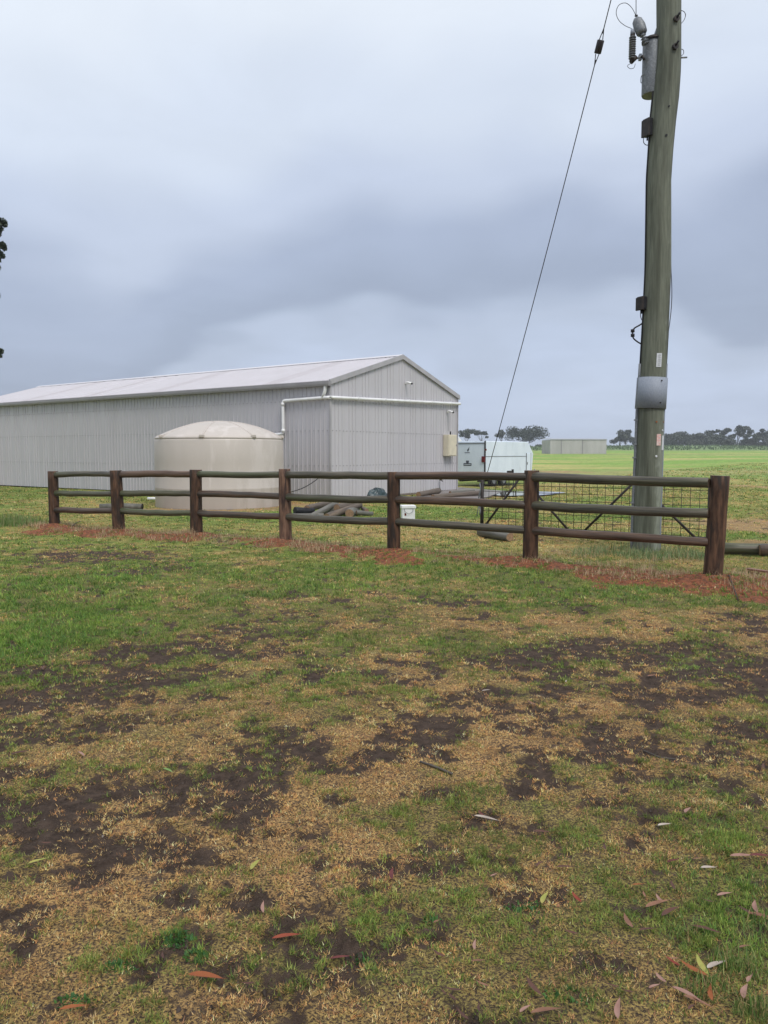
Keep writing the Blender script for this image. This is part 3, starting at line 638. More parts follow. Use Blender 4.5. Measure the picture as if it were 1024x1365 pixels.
cam_dev(7.55, 3.25, 'small security camera below the white pipe above the meter box')
# tap pipe at foot of wall
e = empty('garden_tap', LWp(6.9, -.06, 0), SH_ANG, 'small tap standing against the gable wall near its right corner', 'tap')
MB().tube([(0, 0, 0), (0, 0, .5)], .015, 8).build('standpipe', M['galvd'], e); MB().tube(bend([(0, 0, .5), (0, -.10, .5), (0, -.13, .44)], .04), .02, 8).build('spout', M['dark'], e)

# cable drooping to the corner
p0, p1 = LWp(-.08, .15, .95), P(383, 657, 24.3)
pts = [lerp(p0, p1, t)+Vector((0, 0, -.12*math.sin(math.pi*t))) for t in np.linspace(0, 1, 9)]
c0 = MB().tube(pts, .014, 6).build('hose', M['black'], origin=tuple(p1)); tag(c0, 'thin black hose drooping from the shed corner towards the tank', 'hose')

# ------------------------------------------------------------------ tank
tank = empty('water_tank', (TANK.x, TANK.y, 0), 0, 'large beige round plastic water tank with a domed top beside the shed', 'water tank')
TR = 1.9; b = MB()
prof = [(TR*.985, -.05), (TR, .03), (TR, .55), (TR+.006, .57), (TR, .59), (TR, 1.3), (TR-.005, 1.93), (TR-.03, 1.99), (TR-.05, 2.0)]
b.lathe(prof, 72).build('wall', M['tank'], tank)
b = MB(); dome = [(TR-.02, 1.985), (TR-.015, 2.015), (TR-.06, 2.06)]
for t in np.linspace(.05, .97, 12): dome.append(((TR-.06)*(1-t), 2.06+.46*(1-(1-t)**2.1)))
b.lathe(dome, 72).build('dome', M['tank'], tank)
for k in range(8):
    a = k/8*6.283+math.radians(-93); pts = []
    for t in np.linspace(0.02, .88, 12):
        r = (TR-.06)*(1-t); pts.append((r*math.cos(a), r*math.sin(a), 2.055+.46*(1-(1-t)**2.1)))
    MB().tube(pts, .026, 8).build('dome_rib', M['tank'], tank)
    r = TR-.0; MB().box((-.07, -.05, -.04), (.07, .05, .05)).build('rib_foot', M['tank'], tank, bevel=.02).location = (r*math.cos(a)*.985, r*math.sin(a)*.985, 2.05)
MB().lathe([(.27, 2.49), (.27, 2.525), (.24, 2.535), (.05, 2.54)], 24).build('lid', M['tank'], tank)
# white pipe offcut beside the tank
p = G(205, 667); o = MB().tube([(p.x-.19, p.y-.05, .06), (p.x+.24, p.y+.02, .06)], .05, 12).build('pipe_offcut', M['pvc'], origin=(p.x, p.y, 0)); tag(o, 'short white pipe lying at the left foot of the tank', 'pipe')
# dark rail lying on the grass
p = G(133, 680); q = G(193, 679); mid = lerp(p, q, .5); b = MB()
o = b.tube([p+Vector((0, 0, .09)), lerp(p, q, .5)+Vector((0, 0, .10)), q+Vector((0, -.2, .09))], .085, 12, 0, 1, .03).build('log', [M['loggrey'], M['black']], origin=(mid.x, mid.y, 0)); tag(o, 'long dark log lying on the grass behind the second fence post', 'log')

# ------------------------------------------------------------------ logs
def log(p, q, r, lab, m='logm', seg=14, group=None):
    p, q = Vector(p), Vector(q); pts = [lerp(p, q, t)+Vector((0, 0, random.uniform(-.3, .3)*r*.3)) for t in np.linspace(0, 1, 5)]
    m0 = lerp(p, q, .5); zr = [r*random.uniform(.92, 1.05) for _ in pts]
    o = MB().tube(pts, zr, seg, 0, 1, .03, chamfer=.008).build('log', [M[m], M['logend']], origin=tuple(m0)); axial(o, p, q); return tag(o, lab, 'log', group)
LG = 'logs heaped on the grass in front of the shed'
log(P(409, 678, 19.3), P(440, 671, 20.4), .085, 'left log of the heap with its sawn orange end showing', 'logm', group=LG)
log(P(414, 689, 18.7), P(449, 671, 20.0), .080, 'long pale grey log slanting across the front of the heap', 'loggrey', group=LG)
log(P(436, 689, 18.6), P(480, 673, 19.8), .085, 'brown log slanting up to the right in front of the heap', 'logm', group=LG)
log(P(449, 677, 19.5), P(477, 670, 20.5), .10, 'thick log at the back right of the heap with a pale sawn end', 'logm', group=LG)
log(P(466, 684, 18.9), P(474, 680, 19.9), .12, 'short thick log with its round end facing the fence', 'loggrey', group=LG)
log(P(475, 683, 19.1), P(497, 685, 19.3), .06, 'thin dark branch at the right end of the heap', 'loggrey', group=LG)
log(P(489, 681, 19.3), P(484, 678, 19.9), .06, 'small log with a bright yellow end right of the heap', 'logm', group=LG)
log(P(424, 683, 19.4), P(448, 680, 19.8), .07, 'dark log half buried in the middle of the heap', 'loggrey', group=LG)
log(P(385, 687, 19.0), P(432, 687, 18.9), .05, 'thin dark log lying flat along the front of the heap', 'loggrey', group=LG)
o = log(P(393, 681, 19.1), P(418, 682, 19.4), .10, 'black pipe end lying left of the log heap', 'black'); o.name = 'drain_pipe'; o['category'] = 'pipe'; o.data.materials[1] = M['black']
LS = 'logs lying on the concrete apron'
log(P(558, 659, 27.), P(585, 654, 28.3), .11, 'short brown log nearest the shed wall on the wet concrete', group=LS)
log(P(577, 663, 25.8), P(640, 657, 27.6), .10, 'long pale log along the edge of the wet concrete', group=LS)
log(P(600, 657, 27.9), P(632, 654.5, 28.8), .07, 'thin log on the wet concrete behind the long pale one', 'loggrey', group=LS)
log(G(640, 709, .08), G(680, 716, .08), .085, 'dark round log on the grass behind the lowest rail with its end towards the viewer', 'loggrey')
e0, e1 = G(958, 739), G(1070, 742)
log((e0.x, e0.y, .10), (e1.x, e1.y, .10), .088, 'greenish log lying on the grass to the right of the last post', 'rail')
e2, e3 = G(1012, 741.5), G(1080, 743.5)
log((e2.x, e2.y, .10), (e3.x, e3.y, .10), .092, 'dark brown log at the right edge in front of the greenish one', 'rail2')
# hose coil / tarp
tp = P(504, 668, 24.6); tb = MB(); n_ = 28; m_ = 9; vs = []
for j in range(m_):
    th = j/(m_-1)*math.pi/2
    for i in range(n_):
        a = i/n_*6.283; k = 1+.10*math.sin(3*a+j)+.06*math.sin(7*a+2*j)+random.uniform(-.04, .04)
        vs.append((.42*math.cos(a)*math.cos(th)*k, .35*math.sin(a)*math.cos(th)*k, .42*math.sin(th)*k))
tb.add(vs, [(j*n_+i, j*n_+(i+1) % n_, (j+1)*n_+(i+1) % n_, (j+1)*n_+i) for j in range(m_-1) for i in range(n_)], sm=False)
o = tb.build('tarpaulin', M['tarp']); o.location = (tp.x, tp.y, 0); tag(o, 'dark green crumpled tarpaulin bundle at the foot of the gable wall', 'tarpaulin')
# white box
wp = G(544, 692); e = empty('storage_bin', (wp.x-.0, wp.y+.1, gz(wp.x, wp.y)), .12, 'small white lidded plastic bin on the grass behind the fifth post', 'bin')
MB().box((-.155, -.13, 0), (.155, .13, .27)).build('body', M['whitep'], e, bevel=.015)
MB().box((-.175, -.15, .27), (.175, .15, .345)).build('lid', M['whitep'], e, bevel=.012)
MB().tube(bend([(-.10, -.145, .27), (-.10, -.16, .2), (.0, -.165, .14), (.10, -.16, .2), (.10, -.145, .27)], .03), .006, 6).build('handle', M['galvd'], e)
MB().box((-.1, -.134, .1), (-.06, -.131, .16)).build('sticker', M['red'], e)

# ------------------------------------------------------------------ fence
fence = empty('rail_fence', (post_xy[3][0], post_xy[3][1], 0), 0, 'three rail round timber fence crossing the lawn in front of the shed', 'fence')
FO = Vector((post_xy[3][0], post_xy[3][1], 0)); tops = []
for i, (px, yb, yt, d) in enumerate(POSTS):
    x, y = post_xy[i]; top = P(px, yt+1, y); r = d/2; lean = [(.0, 0), (-.035, 0), (.01, 0), (-.01, 0), (0, 0), (0, 0), (.055, 0)][i][0]
    r *= .93; z0 = -.1; hh = top.z; tops.append(hh); n_ = 9
    pts = [Vector((x-FO.x+lean*(t)*1.0, y-FO.y, z0+(hh-z0)*t)) for t in np.linspace(0, 1, n_)]
    rr = [r*(1.02-.05*t+random.uniform(-.015, .015)) for t in np.linspace(0, 1, n_)]
    o = MB().tube(pts, rr, 22, 0, 1, .018, chamfer=.006).build('post', [M['post2'] if i in (3,) else M['post'], M['post_top']], fence)
RY = [(632.5, 657.5, 679.5), (632, 658, 681), (632, 658, 684), (633, 662, 689), (634.5, 666, 695), (635.5, 673.5, 707), (644, 684, 723)]
def rail_end(i, k): return P(POSTS[i][0], RY[i][k], post_xy[i][1]-.03)-FO
for i in range(6):
    for k in range(3):
        a, c = rail_end(i, k), rail_end(i+1, k); dr = (c-a).normalized(); a = a+dr*(POSTS[i][3]*.22); c = c-dr*(POSTS[i+1][3]*.15)
        r = (.062, .060, .058)[k]*random.uniform(.95, 1.06); sag = random.uniform(-.012, .02)
        pts = [lerp(a, c, t)-Vector((0, 0, sag*math.sin(math.pi*t)+random.uniform(-.006, .006))) for t in np.linspace(0, 1, 9)]
        rr = [r*(1.04-.08*q_/8+random.uniform(-.03, .03)) for q_ in range(9)]
        axial(MB().tube(pts, rr, 18, 0, 1, .012, chamfer=.006).build('rail', [M['rail2'] if (i+k*2) % 5 in (1, 4) else M['rail'], M['rail2']], fence), a, c)

# ------------------------------------------------------------------ wire gate
ga, gb = P(643, 640, 15.0), P(946, 645, 12.55); ga.z = 0; gb.z = 0
gl = (gb-ga).length; gang = math.atan2(gb.y-ga.y, gb.x-ga.x)
gate = empty('wire_gate', ga, gang, 'dark steel farm gate with wire mesh and diagonal braces behind the fence', 'gate')
zt, zb = 1.10, .075
for (a, c, nm, r) in (((0, 0, zt), (gl, 0, zt), 'frame_rail', .02), ((0, 0, zb), (gl, 0, zb), 'frame_rail', .02), ((0, 0, zb), (0, 0, zt), 'frame_stile', .035), ((gl, 0, zb), (gl, 0, zt), 'frame_stile', .02)):
    MB().tube([a, c], r, 10).build(nm, M['dark'], gate)
def u_of(px):
    best = min(np.linspace(0, gl, 400), key=lambda u: abs((ga.x+math.cos(gang)*u)/(ga.y+math.sin(gang)*u)-(px-CX)/F)); return float(best)
for (pa, pc) in ((645, 692), (766, 700), (775, 846), (938, 852)):
    MB().tube([(u_of(pa), -.03, zb+.02), (u_of(pc), -.03, zt-.02)], .021, 10).build('brace', M['dark'], gate)
for k in range(1, 8): z = zb+(zt-zb)*k/8; MB().tube([(0, .0, z), (gl, .0, z)], .0052, 5).build('wire', M['wire'], gate)
nw = 29
for k in range(1, nw): u = gl*k/nw; MB().tube([(u, .005, zb), (u+random.uniform(-.01, .01), .005, zt)], .0050, 5).build('wire', M['wire'], gate)
MB().tube([(-.03+.02*math.sin(t*9), -.05, 1.0-t*.62) for t in np.linspace(0, 1, 16)], .014, 6).build('chain', M['galvd'], gate)

# ------------------------------------------------------------------ power pole
PD = 12.4
cl = [(860, 738, 37), (861, 700, 36.5), (863, 650, 36), (865, 600, 35), (867, 545, 34.5), (870, 500, 34), (874, 430, 33.5), (877, 360, 32.5), (877.5, 300, 31.5), (877.8, 240, 30.5), (880.5, 200, 30.5),
      (883.5, 160, 32), (887, 130, 32.5), (889.5, 100, 32), (891, 75, 30.5), (891.5, 40, 29.5), (891.5, 0, 29.5), (892, -100, 28), (893, -200, 27), (893.5, -330, 26)]
base = P(860, 738, PD); pole = empty('power_pole', (base.x, base.y, 0), 0, 'tall weathered greenish timber power pole leaning slightly right behind the fence', 'power pole')
PO = Vector((base.x, base.y, 0))
def pole_c(py):
    ys = [c[1] for c in cl][::-1]; return P(float(np.interp(py, ys, [c[0] for c in cl][::-1])), py, PD)-PO, float(np.interp(py, ys, [c[2] for c in cl][::-1]))*PD/F/2
pys = list(np.linspace(738, -330, 60)); pc = [pole_c(y) for y in pys]
pts = [Vector((pc[0][0].x, 0, -.3))]+[c[0] for c in pc]; rr = [pc[0][1]]+[c[1] for c in pc]
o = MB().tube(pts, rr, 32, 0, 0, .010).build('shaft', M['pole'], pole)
def band(y0, y1, ex, m, nm):
    a, c = pole_c(y0), pole_c(y1); ps = [lerp(a[0], c[0], t) for t in (0, .5, 1)]
    return MB().tube(ps, [a[1]+ex, (a[1]+c[1])/2+ex, c[1]+ex], 32, cap=True).build(nm, m, pole)
band(545, 504, .030, M['galv'], 'metal_band')
def on_pole(py, ang, ex=0.):   # ang: 0 faces camera, + to the right
    c, r = pole_c(py); return c+Vector((math.sin(ang), -math.cos(ang), 0))*(r+ex)
def plate(y0, y1, wpx, ang, m, nm, lab=None):
    c, r = pole_c((y0+y1)/2); hw = wpx*PD/F/2/max(math.cos(ang), .4); vs = []
    for k in range(7):
        a = ang+(k/6-.5)*2*hw/r
        for yy in (y1, y0):
            for ex in (.004, .009): vs.append(on_pole(yy, a, ex))
    fs = []
    for k in range(6):
        i = k*4; fs += [(i+1, i+5, i+7, i+3), (i, i+2, i+6, i+4), (i+2, i+3, i+7, i+6), (i, i+4, i+5, i+1)]
    fs += [(0, 1, 3, 2), (24, 26, 27, 25)]
    o = MB().add(vs, fs).build(nm, m, pole)
    if lab: o['label'] = lab
    return o
plate(473, 491, 6.5, .08, M['plate'], 'number_plate', 'small white plate above the metal band')
for k in range(6):      # characters stacked on the plate
    yy = 475+k*2.6; a = on_pole(yy, .08, .0105); MB().box((a.x-.022, a.y-.001, a.z-.010), (a.x+.022, a.y+.0, a.z-.004)).build('character', M['dark'], pole)
plate(579, 594, 6, .40, M['platep'], 'warning_plate', 'faded red and white warning plate')
for k in range(3): a = on_pole(582+k*4, .40, .012); MB().box((a.x-.02, a.y-.001, a.z-.008), (a.x+.02, a.y, a.z)).build('printed_line', M['plate'], pole)
plate(581, 600, 4, .95, M['plate'], 'name_plate', 'narrow white plate beside the red one')
for (y_, a_, r_, mm) in ((563, .15, .014, 'leaf_orange'), (574, .8, .014, 'plate'), (608, .22, .018, 'plate'), (563, .95, .010, 'leaf_orange'), (509, .3, .012, 'dark'), (538, .3, .012, 'dark'), (149, .05, .014, 'black'), (187, .05, .018, 'black')):
    a = on_pole(y_, a_, .0 if y_ > 545 or y_ < 500 else .03); MB().tube([a, a+Vector((math.sin(a_), -math.cos(a_), 0))*.012], r_, 10).build('bolt', M[mm], pole)
for (y_, a_) in ((34, .25), (71, .15)):
    a = on_pole(y_, a_, -.01); MB().tube([a, a+Vector((.01, -.05, .0))], .045, 12).build('bolt_washer', M['dark'], pole)
    MB().tube([a+Vector((0, -.03, 0)), a+Vector((.03, -.10, .05))], .016, 8).build('bolt', M['black'], pole)
for y0, y1 in ((500, 545), (545, 552)): pass
# conduit down left side, cable above it
pts = [on_pole(y, -1.48, .012) for y in np.linspace(738, 485, 16)]; MB().tube(pts, .022, 10).build('conduit', M['galvd'], pole)
pts = [on_pole(y, 1.45, .008) for y in np.linspace(738, 485, 16)]; MB().tube(pts, .014, 8).build('conduit', M['galv'], pole)
for y in (560, 592, 610, 640, 670): a = on_pole(y, -1.45, .02); MB().box((a.x-.03, a.y-.03, a.z-.012), (a.x+.02, a.y+.03, a.z+.012)).build('saddle_clip', M['galvd'], pole)
pts = [on_pole(y, -1.5, .010) for y in np.linspace(486, 115, 26)]; MB().tube(pts, .012, 8).build('cable', M['black'], pole)
pts = [on_pole(y, 1.5, .006+.03*math.sin((y-360)/80*3.14 if 360 < y < 440 else 0)) for y in np.linspace(486, -60, 50)]; MB().tube(pts, .006, 6).build('earth_wire', M['dark'], pole)
# drip loop with two connectors
Q = lambda px, py, d=0.: P(px, py, PD+d)-PO
MB().tube(bend([Q(858, 420), Q(858, 430), Q(852, 434), Q(844, 438), Q(843, 450), Q(850, 456), Q(856, 459)], .05), .012, 8).build('cable_loop', M['black'], pole)
for y in (441, 447): MB().tube([Q(843.5, y-2), Q(843.5, y+2)], .030, 10).build('connector', M['black'], pole)
MB().tube(bend([Q(854, 412), Q(854, 424), Q(858, 430)], .05), .006, 6).build('cable_loop', M['dark'], pole)
MB().tube(bend([Q(859, 181), Q(857, 190), Q(863, 195), Q(868, 190)], .05), .006, 6).build('cable_loop', M['dark'], pole)
# tie hardware right side
MB().tube(bend([Q(905, 14), Q(914, 14), Q(914, 26), Q(905, 34)], .08), .005, 6).build('tie_wire', M['dark'], pole)
MB().tube(bend([Q(905, 66), Q(911, 65), Q(912, 72), Q(906, 76)], .04), .005, 6).build('tie_wire', M['dark'], pole)
MB().tube([Q(904, 77), Q(916, 76.5)], .013, 8).build('bolt', M['galvd'], pole)
# black boxes
def fuse(px, y0, y1, wpx, lab):
    c = P(px, y1, PD-.05); e = empty('fuse_box', c, .5, lab, 'fuse box'); w2 = wpx*PD/F; h2 = (y1-y0)*PD/F
    MB().box((-w2/2, -.07, 0), (w2/2, .07, h2)).build('case', M['black'], e, bevel=.015)
    MB().box((-w2/2-.012, -.075, -.01), (-w2/2+.02, .075, h2*.92)).build('cover', M['dark'], e, bevel=.006)
    MB().tube([(0, 0, 0), (0, 0, -.06)], .012, 6).build('cable_tail', M['black'], e)
fuse(863, 160, 182, 7.5, 'upper black fuse box clamped to the left side of the power pole')
fuse(855.5, 396, 413, 8, 'lower black fuse box on the power pole above the cable loop')
# transformer
tcx = P(868.5, 128, PD+.12); tr = empty('transformer', tcx, 0, 'grey speckled drum transformer hung on the left of the power pole', 'transformer')
S = PD/F
def T(px, py, d=0.): return P(px, py, PD+.12+d)-tcx
hT = (T(868, 58)).z; rT = 12.5*S
MB().lathe([(rT*.94, .0), (rT, .02), (rT, hT), (rT*.98, hT+.01)], 32).build('drum', M['galvd'], tr)
MB().lathe([(rT+.015, hT+.01), (rT+.018, hT+.04), (rT*.85, hT+.075), (rT*.3, hT+.10)], 32).build('lid', M['dark'], tr)
MB().tube([T(874, 52), T(877, 44), T(878, 36)], [.05, .05, .03], 12).build('low_voltage_bushing', M['galvd'], tr)
# bushing: stacked sheds from lid up-left, big grey cap on top
a, c = T(861.5, 59, -.16), T(856.3, 45, -.16); nseg = 4
for k in range(nseg): q = lerp(a, c, k/nseg); q2 = lerp(a, c, (k+.55)/nseg); MB().tube([q, lerp(q, q2, .5), q2], [.036, .060-.003*k, .030], 14).build('insulator_disc', M['galvd'], tr)
MB().tube([a, c], .03, 10).build('bushing_core', M['galvd'], tr)
MB().tube([T(856.3, 45, -.16), T(855.5, 43, -.15), T(852.5, 35, -.1), T(849.3, 27.5, -.1), T(847.8, 24, -.1)], [.055, .082, .090, .075, .035], 18).build('bushing_cap', M['galvd'], tr)
# arrester
a, c = T(842.5, 82, -.1), T(843.5, 46, -.1)
MB().tube([a, c], .038, 12).build('arrester_core', M['dark'], tr)
for k in range(10): q = lerp(a, c, .1+k*.085); MB().tube([q, q+(c-a)*.02, q+(c-a)*.05], [.045, .056, .038], 14).build('arrester_disc', M['galvd'], tr)
MB().tube([T(843.5, 46, -.1), T(842.5, 39, -.1)], [.04, .02], 12).build('arrester_cap', M['galv'], tr)
MB().tube([T(841, 83, -.1), T(848, 76, -.1)], .035, 12).build('arrester_foot', M['dark'], tr)
MB().tube([T(846, 79, -.1), T(858, 74, -.1)], .018, 8).build('bracket_arm', M['galvd'], tr)
MB().box(tuple(T(852.5, 79, -.10)), tuple(T(854.5, 74, -.04))).build('bracket_clamp', M['galv'], tr)
MB().tube([T(856, 74, -.12), T(859, 80, -.12)], .02, 8).build('bracket_arm', M['dark'], tr)
MB().tube([T(870, 78, .0), T(885, 78, .0)], .04, 8).build('mounting_bracket', M['galvd'], tr); MB().tube([T(870, 112, .0), T(885, 112, .0)], .04, 8).build('mounting_bracket', M['galvd'], tr)
def curve(pts, r, nm, m=M['dark']):
    v = [Vector(p) for p in pts]; o = []
    for i in range(len(v)-1):
        p0, p1, p2, p3 = v[max(i-1, 0)], v[i], v[i+1], v[min(i+2, len(v)-1)]
        for t in np.linspace(0, 1, 6, endpoint=False): o.append(.5*((2*p1)+(p2-p0)*t+(2*p0-5*p1+4*p2-p3)*t*t+(3*p1-p0-3*p2+p3)*t**3))
    o.append(v[-1]); return MB().tube(o, r, 6).build(nm, m, tr)
curve([T(842, 38, -.1), T(833, 34), T(825, 27), T(821.5, 17), T(825, 7), T(834, 4), T(842, 10), T(847.5, 20, -.1)], .005, 'jumper_wire')
curve([T(840, 85, -.1), T(836.5, 88), T(840, 91.5), T(845, 90.5), T(847, 85)], .004, 'jumper_wire')
curve([T(858, 99, -.1), T(855, 102), T(854.5, 110), T(857, 110)], .007, 'lifting_lug', M['galvd'])
MB().tube([T(848, 22, -.1), T(848, -60, -.1)], .006, 6).build('dropper_wire', M['galvd'], tr)
MB().tube([T(846.5, 21, -.1), T(850, 21, -.1)], .016, 8).build('wire_clamp', M['dark'], tr)
# guy wire
g0 = P(891, -305, PD-.1); g1 = G(634, 688); g1.z = 0
def sag(t): return lerp(g0, g1, t)+Vector((0, 0, -.22*math.sin(math.pi*t)))
guy = empty('guy_wire', g1, 0, 'long dark stay wire running from the pole top down to the ground', 'wire')
# find t at y~62px
def proj(v):
    d = v-Vector((0, 0, EYE)); f = d.y*math.cos(PITCH)-d.z*math.sin(PITCH); u = d.y*math.sin(PITCH)+d.z*math.cos(PITCH); return CX+F*d.x/f, CY-F*u/f
ti = min(np.linspace(0, 1, 800), key=lambda t: abs(proj(sag(t))[1]-62))
MB().tube([sag(t)-g1 for t in np.linspace(0, ti-.014, 14)], .0095, 6).build('upper_wire', M['dark'], guy)
MB().tube([sag(t)-g1 for t in np.linspace(ti+.014, .965, 30)], .0095, 6).build('lower_wire', M['dark'], guy)
MB().tube([sag(.965)-g1, sag(1)-g1-Vector((0, 0, .2))], .012, 8).build('anchor_rod', M['galvd'], guy)
MB().tube([sag(ti-.0075)-g1, sag(ti+.0075)-g1], .062, 10, chamfer=.012).build('insulator', M['dark'], guy)
for s_ in (-1, 1):
    for d_ in (-1, 1):
        MB().tube([sag(ti+s_*.0075)-g1+Vector((.03*d_, 0, 0)), sag(ti+s_*.02)-g1], .008, 6).build('wire_grip', M['dark'], guy)

# ------------------------------------------------------------------ horse float / box trailer
TD = 35.0; tk = P(646.5, 646, TD); tang = math.radians(50)
tl = empty('box_trailer', (tk.x, tk.y, 0), tang, 'pale white box trailer with a sloping nose parked beyond the shed', 'trailer')
Wt, Lt, H0, H1 = 1.9, 4.15, .38, 2.12
# local x along side (to the right, away), local y along the rear face (to the left, away)
b = MB(); side = [(0, H0), (Lt+.15, H0), (Lt+.3, 1.55), (Lt-.25, 2.12), (0, 2.12)]; n5_ = 5
vs = [(x, 0, z) for x, z in side]+[(x, Wt, z) for x, z in side]
b.add(vs, [tuple(range(5)), tuple(range(9, 4, -1))]+[(i, 5+i, 5+(i+1) % 5, (i+1) % 5) for i in range(5)]); b.build('body', M['white'], tl, bevel=.03)
MB().box((-.03, .04, H0), (-.005, Wt-.04, 2.0)).build('rear_ramp', M['white'], tl, bevel=.01)
MB().box((-.045, -.015, H0), (.03, .02, 2.13)).build('corner_post', M['dark'], tl)
MB().box((-.05, .02, 2.0), (-.001, Wt, 2.035)).build('top_rail', M['galvd'], tl)
MB().box((-.09, -.03, 1.15), (-.045, .14, 1.42)).build('tail_light', M['red'], tl)
MB().box((-.07, -.08, 1.68), (-.0, -.015, 1.76)).build('marker_light', M['red'], tl)
MB().box((.02, -.012, 1.40), (Lt-.1, -.002, 1.425)).build('side_trim', M['galvd'], tl)
sd_ = MB().box((Lt-.42, -.03, .55), (Lt-.0, -.002, 1.55)).build('side_door', M['white'], tl, bevel=.01); MB().tube([(Lt-.36, -.05, 1.0), (Lt-.36, -.05, 1.12)], .012, 8).build('handle', M['dark'], sd_)
for x in (Lt-.43, Lt+.0): MB().box((x, -.034, .52), (x+.02, -.003, 1.57)).build('door_frame', M['galvd'], tl)
for xx in (.75, 1.6):
    MB().tube([(xx, -.02, .31), (xx, .16, .31)], .31, 24, chamfer=.03).build('wheel', M['black'], tl)
    MB().tube([(xx, -.035, .31), (xx, .10, .31)], .17, 16).build('wheel_rim', M['galvd'], tl)
MB().box((0, .3, .24), (Lt+1.2, .42, .38)).build('chassis', M['dark'], tl); MB().box((.0, 1.3, .24), (Lt, 1.42, .38)).build('chassis', M['dark'], tl)
MB().tube([(Lt+1.1, .36, .0), (Lt+1.1, .36, .75)], .03, 8).build('jockey_stand', M['galvd'], tl)
# emblems on the ramp: a small bird mark and a shield over a plate
yl = lambda f: .05+f*1.0
b = MB(); b.add([(-.036, .98, 1.70), (-.036, .90, 1.78), (-.036, .84, 1.86), (-.036, .86, 1.72), (-.036, .92, 1.62)], [(0, 1, 2, 3, 4)]); b.build('bird_emblem', M['logo'], tl)
MB().box((-.037, .82, 1.575), (-.031, 1.10, 1.60)).build('emblem_line', M['logo'], tl)
MB().box((-.037, .72, .98), (-.031, 1.16, 1.10)).build('emblem_plate', M['logo'], tl)
MB().add([(-.038, 1.02, 1.22), (-.038, .86, 1.22), (-.038, .86, 1.14), (-.038, .94, 1.02), (-.038, 1.02, 1.14)], [(0, 1, 2, 3, 4)]).build('shield_emblem', M['logo'], tl)
MB().box((-.040, .76, 1.03), (-.0375, 1.12, 1.05)).build('emblem_text', M['white'], tl)
# second white roof behind
e = empty('horse_float', P(606, 640, 42).xy.to_3d(), .6, 'white trailer roof just showing past the right corner of the shed', 'trailer')
b = MB(); side = [(-1.6, .5), (.75, .5), (.75, 2.0), (.1, 2.62), (-1.6, 2.62)]; vs = [(x, 0, z) for x, z in side]+[(x, 1.7, z) for x, z in side]
b.add(vs, [tuple(range(5)), tuple(range(9, 4, -1))]+[(i, 5+i, 5+(i+1) % 5, (i+1) % 5) for i in range(5)]); b.build('body', M['whitep'], e, bevel=.03)
for xx in (-.9, .1): MB().tube([(xx, -.02, .3), (xx, .16, .3)], .3, 20).build('wheel', M['black'], e)
# small black engine pump in front of the trailer
pp = P(681, 646, 33.6); e = empty('petrol_pump', (pp.x, pp.y, 0), .2, 'small black petrol pump on a stand in front of the box trailer', 'pump')
MB().box((-.2, -.15, .42), (.2, .15, .70)).build('engine', M['black'], e, bevel=.04)
MB().box((-.16, -.12, .70), (.02, .12, .80)).build('fuel_tank', M['dark'], e, bevel=.03)
MB().tube([(.08, 0, .70), (.08, 0, .86)], .05, 12).build('air_filter', M['black'], e)
for sx in (-.17, .17):
    for sy in (-.12, .12): MB().tube([(sx, sy, 0), (sx, sy, .44)], .018, 8).build('leg', M['dark'], e)

# ------------------------------------------------------------------ far low shed
fD = 150.; c0_ = P(771, 605.5, fD); fz = gz(c0_.x, fD)-.15
fs_ = empty('low_shed', (c0_.x, fD, fz), math.radians(4), 'low pale panelled shed far off in the paddock', 'shed')
for i in range(3):
    x0 = [-5.6, -3.4, .8][i]; x1 = [-3.42, .78, 5.6][i]
    MB().box((x0, 0, 0), (x1, .3, 2.9)).build('wall_panel', M['panel'], fs_)
MB().box((-5.6, .3, 0), (-5.4, 6, 2.85)).build('side_wall', M['panel'], fs_); MB().box((5.4, .3, 0), (5.6, 6, 2.85)).build('side_wall', M['panel'], fs_); MB().box((-5.38, 5.8, 0), (5.38, 6, 2.85)).build('back_wall', M['panel'], fs_)
b = MB(); b.add([(-5.7, -.15, 2.93), (5.7, -.15, 2.93), (5.7, 6.1, 3.12), (-5.7, 6.1, 3.12), (-5.7, -.15, 3.02), (5.7, -.15, 3.02), (5.7, 6.1, 3.22), (-5.7, 6.1, 3.22)], [(0, 3, 2, 1), (4, 5, 6, 7), (0, 1, 5, 4), (1, 2, 6, 5), (2, 3, 7, 6), (3, 0, 4, 7)]); b.build('roof', M['trim'], fs_)
for x in (-3.5, .7): MB().box((x, -.03, 0), (x+.2, -.002, 2.9)).build('panel_joint', M['gutter'], fs_)

